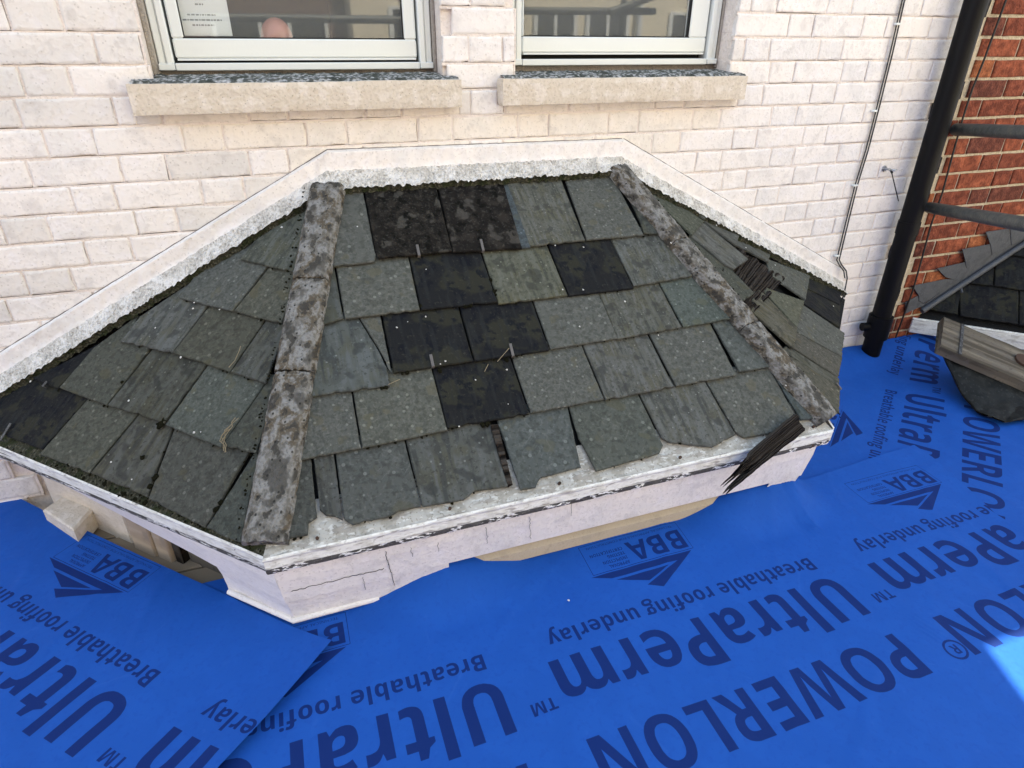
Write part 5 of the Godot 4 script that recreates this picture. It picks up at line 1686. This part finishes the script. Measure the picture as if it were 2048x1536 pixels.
func clutter() -> void:
	# weathered plank lying on black rubber in front of the next bay
	var A := Vector3(2.561, 0.2, 0.403)
	var AB := (Vector3(2.797, 0.1, 0.634) - A).normalized()
	var P := G(1896, 636, 0.258)
	var AP := P - A
	AP = (AP - AB * AP.dot(AB))
	var wid := AP.length()
	AP = AP.normalized()
	var n := AB.cross(AP).normalized()
	if n.y < 0: n = -n
	var bd := thing("plank", "weathered grey plank end with a pale band, on black rubber sheet", "plank", A)
	var no := FastNoiseLite.new(); no.seed = 3; no.frequency = 8.0
	var st := begin()
	var rows := []
	var uvs := []
	var prof := [[0.0, -0.045], [0.0, -0.004], [0.004, 0.0], [0.05, 0.0], [0.10, 0.0], [wid - 0.004, 0.0], [wid, -0.004], [wid, -0.045], [0.0, -0.045]]
	for j in 31:
		var row := []
		var uv := []
		for q in prof:
			var w = A + AB * (j * 0.035) + AP * q[0] + n * q[1]
			if j == 0: w += AB * (no.get_noise_1d(q[0] * 9.0) * 0.008 + 0.003)
			w += n * no.get_noise_3dv(w) * 0.003
			row.append(w)
			uv.append(Vector2(q[0] * 2.2 + q[1], j * 0.035 * 1.2))
		rows.append(row); uvs.append(uv)
	grid(st, rows, n, uvs)
	for k in range(0, 7): tri(st, rows[0][k], rows[0][k + 1], A + AP * wid * 0.5 - n * 0.022 + AB * 0.003, -AB, Vector2(0, 0.1), Vector2(0.1, 0.1), Vector2(0.05, 0.2))
	part("board", done(st), M.old_wood, bd)
	st = begin()
	obox(st, A + AB * 0.075 - AP * 0.001 + n * 0.0015, AB, AP, n, Vector3(0.014, wid * 0.98, 0.0035), 0.001)
	part("band", done(st), M.cable_grey, bd)
	st = begin()
	var kc := A + AB * 0.34 + AP * wid * 0.62 + n * 0.004
	tube(st, [kc - n * 0.01, kc, kc + n * 0.006], 0.035, 14)
	part("fixing", done(st), M.rust, bd)
	# rubber sheet: hangs over the edge below the plank
	st = begin()
	rows = []
	var low := [[1878, 692, 0.185], [1893, 722, 0.125], [1908, 758, 0.075], [1926, 795, 0.030], [1952, 822, 0.012], [1985, 838, 0.010], [2012, 845, 0.012], [2050, 830, 0.03], [2110, 826, 0.05], [2200, 850, 0.05]]
	for i in 41:
		var t := i / 40.0
		var f := t * 9.0
		var k := mini(int(f), 8)
		var fr := f - k
		var l0: Vector3 = G(low[k][0], low[k][1], low[k][2]); var l1: Vector3 = G(low[k + 1][0], low[k + 1][1], low[k + 1][2])
		var bl := l0.lerp(l1, fr)
		var tp := A + AB * (t * 0.9 - 0.0) + AP * 0.06 - n * 0.048
		if i == 0: tp = A + AP * 0.02 - n * 0.048
		var row := []
		for j in 15:
			var s := j / 14.0
			var p := tp.lerp(bl, s)
			var bulge := sin(s * PI) * 0.035 * clampf(t * 4.0, 0.0, 1.0)
			p += Vector3(-0.55, 0.15, 0.3) * bulge + Vector3.UP * no.get_noise_3dv(p * 1.3) * 0.012
			row.append(p)
		row.append(row[14] + Vector3(0.05, -0.002, -0.06))
		rows.append(row)
	grid(st, rows, Vector3(-0.6, 0.5, 0.6))
	one("rubber_sheet", done(st), M.rubber, "black rubber sheet sagging over the blue underlay below the plank", "rubber sheet")
	# splintered batten hanging off the right end of the eaves
	var tip := G(1443, 980, 0.13)
	var top = onp(1590, 850, PF) + PF.n * 0.020
	tip = W(1440, 984, 0.965)
	st = begin()
	rows = []
	uvs = []
	var d = (tip - top).normalized()
	var sx = d.cross(Vector3(0, 0.4, 0.9)).normalized()
	var sn = sx.cross(d).normalized()
	if sn.z < 0: sn = -sn
	var L = (tip - top).length()
	var cs := []
	for k in 13:
		var t := k / 12.0
		cs.append(Vector2((t - 0.5) * 0.060, 0.007 + 0.004 * sin(t * 9.0)))
	for j in 26:
		var row := []
		var uv := []
		for k in 13:
			var t := j / 25.0
			var split: float = 1.0 - [0.10, 0.02, 0.0, 0.08, 0.26, 0.34, 0.22, 0.05, 0.02, 0.07, 0.2, 0.26, 0.3][k] * smoothstep(0.5, 1.0, t)
			var wdt := lerpf(1.0, 0.62, t * t)
			var p: Vector3 = top + d * (L * t * split) + sx * cs[k].x * wdt + sn * (cs[k].y + no.get_noise_2d(k * 2.0, t * 0.6) * 0.006 + 0.012 * sin(t * 2.4) - 0.004 * t) + sx * 0.012 * sin(t * 2.6)
			row.append(p)
			uv.append(Vector2(k * 0.09, t * 0.5))
		rows.append(row); uvs.append(uv)
	grid(st, rows, sn, uvs)
	var back := []
	for r in rows:
		var b := []
		for p in r: b.append(p - sn * 0.012)
		back.append(b)
	grid(st, back, -sn, uvs)
	grid(st, [rows.map(func(r): return r[0]), back.map(func(r): return r[0])], -sx)
	grid(st, [rows.map(func(r): return r[12]), back.map(func(r): return r[12])], sx)
	one("broken_batten", done(st), M.rotten_wood, "splintered dark batten sticking out below the right end of the eaves", "batten")
	# dry roots and straws
	rng.seed = 12
	var root_path := [[1400, 175], [1385, 200], [1372, 228], [1345, 250], [1330, 285], [1318, 310], [1335, 335], [1345, 375]]
	var tr := thing("dry_root", "pale dry root tangled over the slates beside the left hip", "root", onp(455, 880, PL))
	for v in 4:
		st = begin()
		var pts := []
		for q in root_path.slice(0 if v < 2 else 2, 8 if v != 1 else 6):
			pts.append(onp(B1[0] + (q[0] + rng.randf_range(-14, 14)) / B1[2], B1[1] + (q[1] + rng.randf_range(-8, 8)) / B1[2], PL) + PL.n * rng.randf_range(0.011, 0.017))
		tube(st, pts, 0.0011, 5)
		part("strand", done(st), M.straw, tr)
	var labels := ["short straw lying across two slates below the cracked slate", "thin straw leaning on the clip of the darkest slates", "straw stub lying on the dark slate under the clip", "curled straw in the joint of the left slates"]
	var lines := [[K4, [[482, 1190], [548, 1160]], PF], [K4, [[1078, 1064], [1142, 990]], PF], [K4, [[1008, 1118], [1028, 1078]], PF], [K3, [[1296, 1088], [1330, 1050], [1352, 1000], [1362, 970]], PL]]
	for k in 4:
		st = begin()
		var pts := []
		for q in lines[k][1]: pts.append(onp(lines[k][0][0] + q[0] / lines[k][0][2], lines[k][0][1] + q[1] / lines[k][0][2], lines[k][2]) + lines[k][2].n * 0.014)
		tube(st, pts, 0.0010, 5)
		one("straw", done(st), M.straw, labels[k], "straw", "bits of straw on the slates")
	# paint flakes and bird lime specks scattered over the slates and sheets
	st = begin()
	for q in [[K4, 315, 322], [K4, 590, 843], [K4, 768, 1074], [K4, 690, 556], [K4, 1550, 434], [K4, 1548, 667], [K4, 1436, 666], [K4, 1776, 730], [K4, 1138, 1292], [K4, 870, 1414], [K4, 1130, 1104], [K4, 688, 814], [K4, 1396, 424], [K4, 530, 874], [K4, 795, 1058], [K4, 960, 1160], [K5, 264, 745], [K5, 442, 926], [K5, 682, 960], [K5, 1126, 1196], [K5, 1222, 1278], [K5, 20, 880]]:
		var c = onp(q[0][0] + q[1] / q[0][2], q[0][1] + q[2] / q[0][2], PF) + PF.n * 0.0105
		blob(st, c, rng.randf_range(0.0014, 0.0028), PF.n, rng)
	for q in [[K3, 882, 864], [K3, 1092, 757], [K3, 1585, 304], [K3, 1024, 1028], [K3, 188, 1162], [K3, 1240, 762], [K3, 1098, 724], [K3, 735, 1270], [B1, 1190, 255], [B1, 1150, 258], [B1, 668, 430], [B1, 790, 530]]:
		var c = onp(q[0][0] + q[1] / q[0][2], q[0][1] + q[2] / q[0][2], PL) + PL.n * 0.011
		blob(st, c, rng.randf_range(0.0014, 0.0032), PL.n, rng)
	for q in [[685, 288], [752, 336], [910, 455], [1068, 550], [1382, 770], [505, 432]]:
		var c = onp(K5[0] + q[0] / K5[2], K5[1] + q[1] / K5[2], PR) + PR.n * 0.011
		blob(st, c, rng.randf_range(0.002, 0.0034), PR.n, rng)
	for q in [[1137, 1200], [600, 1347], [905, 1212]]:
		blob(st, G(q[0], q[1], 0.012), 0.003, Vector3.UP, rng)
	one("paint_flakes", done(st), M.flake, "tiny white flakes scattered over the slates and blue sheets", "flakes", "", "stuff")
	# things behind the left pane
	var pm := mat("poster_print", Color.WHITE, 0.8, poster_texture())
	st = begin()
	var px0 := W(356, 75, -0.114).x; var px1 := W(466, 75, -0.114).x
	var py0 := W(400, 74, -0.114).y + 0.003
	var h := 0.297
	quad(st, Vector3(px0, py0, -0.114), Vector3(px1, py0, -0.114), Vector3(px1, py0 + h, -0.114), Vector3(px0, py0 + h, -0.114), Vector3.BACK, [Vector2(0, 1), Vector2(1, 1), Vector2(1, 0.02), Vector2(0, 0.02)])
	quad(st, Vector3(px0, py0, -0.1146), Vector3(px1, py0, -0.1146), Vector3(px1, py0 + h, -0.1146), Vector3(px0, py0 + h, -0.1146), Vector3.FORWARD, [Vector2(0, 0.99), Vector2(1, 0.99), Vector2(1, 0.98), Vector2(0, 0.98)])
	one("paper_notice", done(st), pm, "printed paper notice with two pictures taped inside the window", "notice")
	var bc := W(552, 62, -0.165)
	st = begin()
	rows = []
	for j in 17:
		var a := PI * j / 16.0
		var row := []
		for k in 25:
			var b := TAU * k / 24.0
			row.append(Vector3(bc.x, 1.297 + 0.052, bc.z) + Vector3(sin(a) * cos(b) * 0.046, cos(a) * (0.055 if a < PI / 2 else 0.052), sin(a) * sin(b) * 0.046))
		rows.append(row)
	grid(st, rows, Vector3(-1, 0, 0), [], true)
	one("egg_ornament", done(st), M.terracotta, "shiny brown egg-shaped ornament behind the window pane", "ornament")

func street() -> void:
	var g := part("ground", box(Vector3(-40, -2.9, -20), Vector3(40, -2.7, 40), 0.0), M.ground)
	g.set_meta("kind", "structure")
	# sunlit houses across the street, seen only in the panes
	var cr_ := thing("cream_house", "cream rendered house across the street mirrored in the right window", "house", Vector3(6, -2.7, 9.0))
	var st := begin()
	addbox(st, Vector3(1.42, -2.7, 9.0), Vector3(16, 7.5, 15), 0.0)
	part("wall", done(st), M.cream_render, cr_)
	for w in [[4.46, 5.12], [5.42, 6.12], [7.05, 7.75], [8.6, 9.3], [2.05, 2.75]]:
		for yy in [[0.1, 1.80], [3.2, 4.8]]:
			var f := begin()
			addbox(f, Vector3(w[0] - 0.07, yy[0] - 0.05, 8.95), Vector3(w[0], yy[1] + 0.05, 9.02), 0.005)
			addbox(f, Vector3(w[1], yy[0] - 0.05, 8.95), Vector3(w[1] + 0.07, yy[1] + 0.05, 9.02), 0.005)
			addbox(f, Vector3(w[0], yy[1], 8.95), Vector3(w[1], yy[1] + 0.05, 9.02), 0.005)
			addbox(f, Vector3((w[0] + w[1]) / 2 - 0.03, yy[0], 8.96), Vector3((w[0] + w[1]) / 2 + 0.03, yy[1], 9.01), 0.005)
			var win := part("window", done(f), M.upvc, cr_)
			part("pane", box(Vector3(w[0], yy[0], 8.985), Vector3(w[1], yy[1], 8.995), 0.0), M.dark_glass, win)
	var p := begin()
	tube(p, [Vector3(6.35, -2.7, 8.9), Vector3(6.35, 7.4, 8.9)], 0.05, 12)
	part("downpipe", done(p), M.upvc, cr_)
	var dk := thing("brown_brick_house", "dark brown brick house across the street mirrored in the left window", "house", Vector3(-4, -2.7, 9.5))
	st = begin()
	addbox(st, Vector3(-14, -2.7, 9.6), Vector3(1.40, 5.2, 15), 0.0)
	part("wall", done(st), M.dark_brick, dk)
	for w in [[-0.55, 0.05], [0.55, 1.05], [-2.2, -1.4]]:
		var f := begin()
		addbox(f, Vector3(w[0] - 0.06, -0.2, 9.55), Vector3(w[0], 1.7, 9.62), 0.005)
		addbox(f, Vector3(w[1], -0.2, 9.55), Vector3(w[1] + 0.06, 1.7, 9.62), 0.005)
		var win := part("window", done(f), M.upvc, dk)
		part("pane", box(Vector3(w[0], -0.2, 9.585), Vector3(w[1], 1.7, 9.595), 0.0), M.dark_glass, win)

func _ready() -> void:
	set_stage()
	rng.seed = 1
	materials()
	var f1 := W(690, 380, 0.045); var f2 := W(1235, 350, 0.045)
	var fy := (f1.y + f2.y) / 2
	PF = make_plane(EL, ER, Vector3(f1.x, fy, 0.045), Vector3.RIGHT)
	PL = make_plane(EL, W(630, 400, 0.045), W(0, 795, 0.045), Vector3(1, 0, 1))
	PR = make_plane(ER, W(1265, 362, 0.045), W(1688, 590, 0.045), Vector3(1, 0, -1))
	street()
	houses()
	build_bay()
	underlay()
	neighbour_bay()
	pipes()
	scaffold()
	clutter()
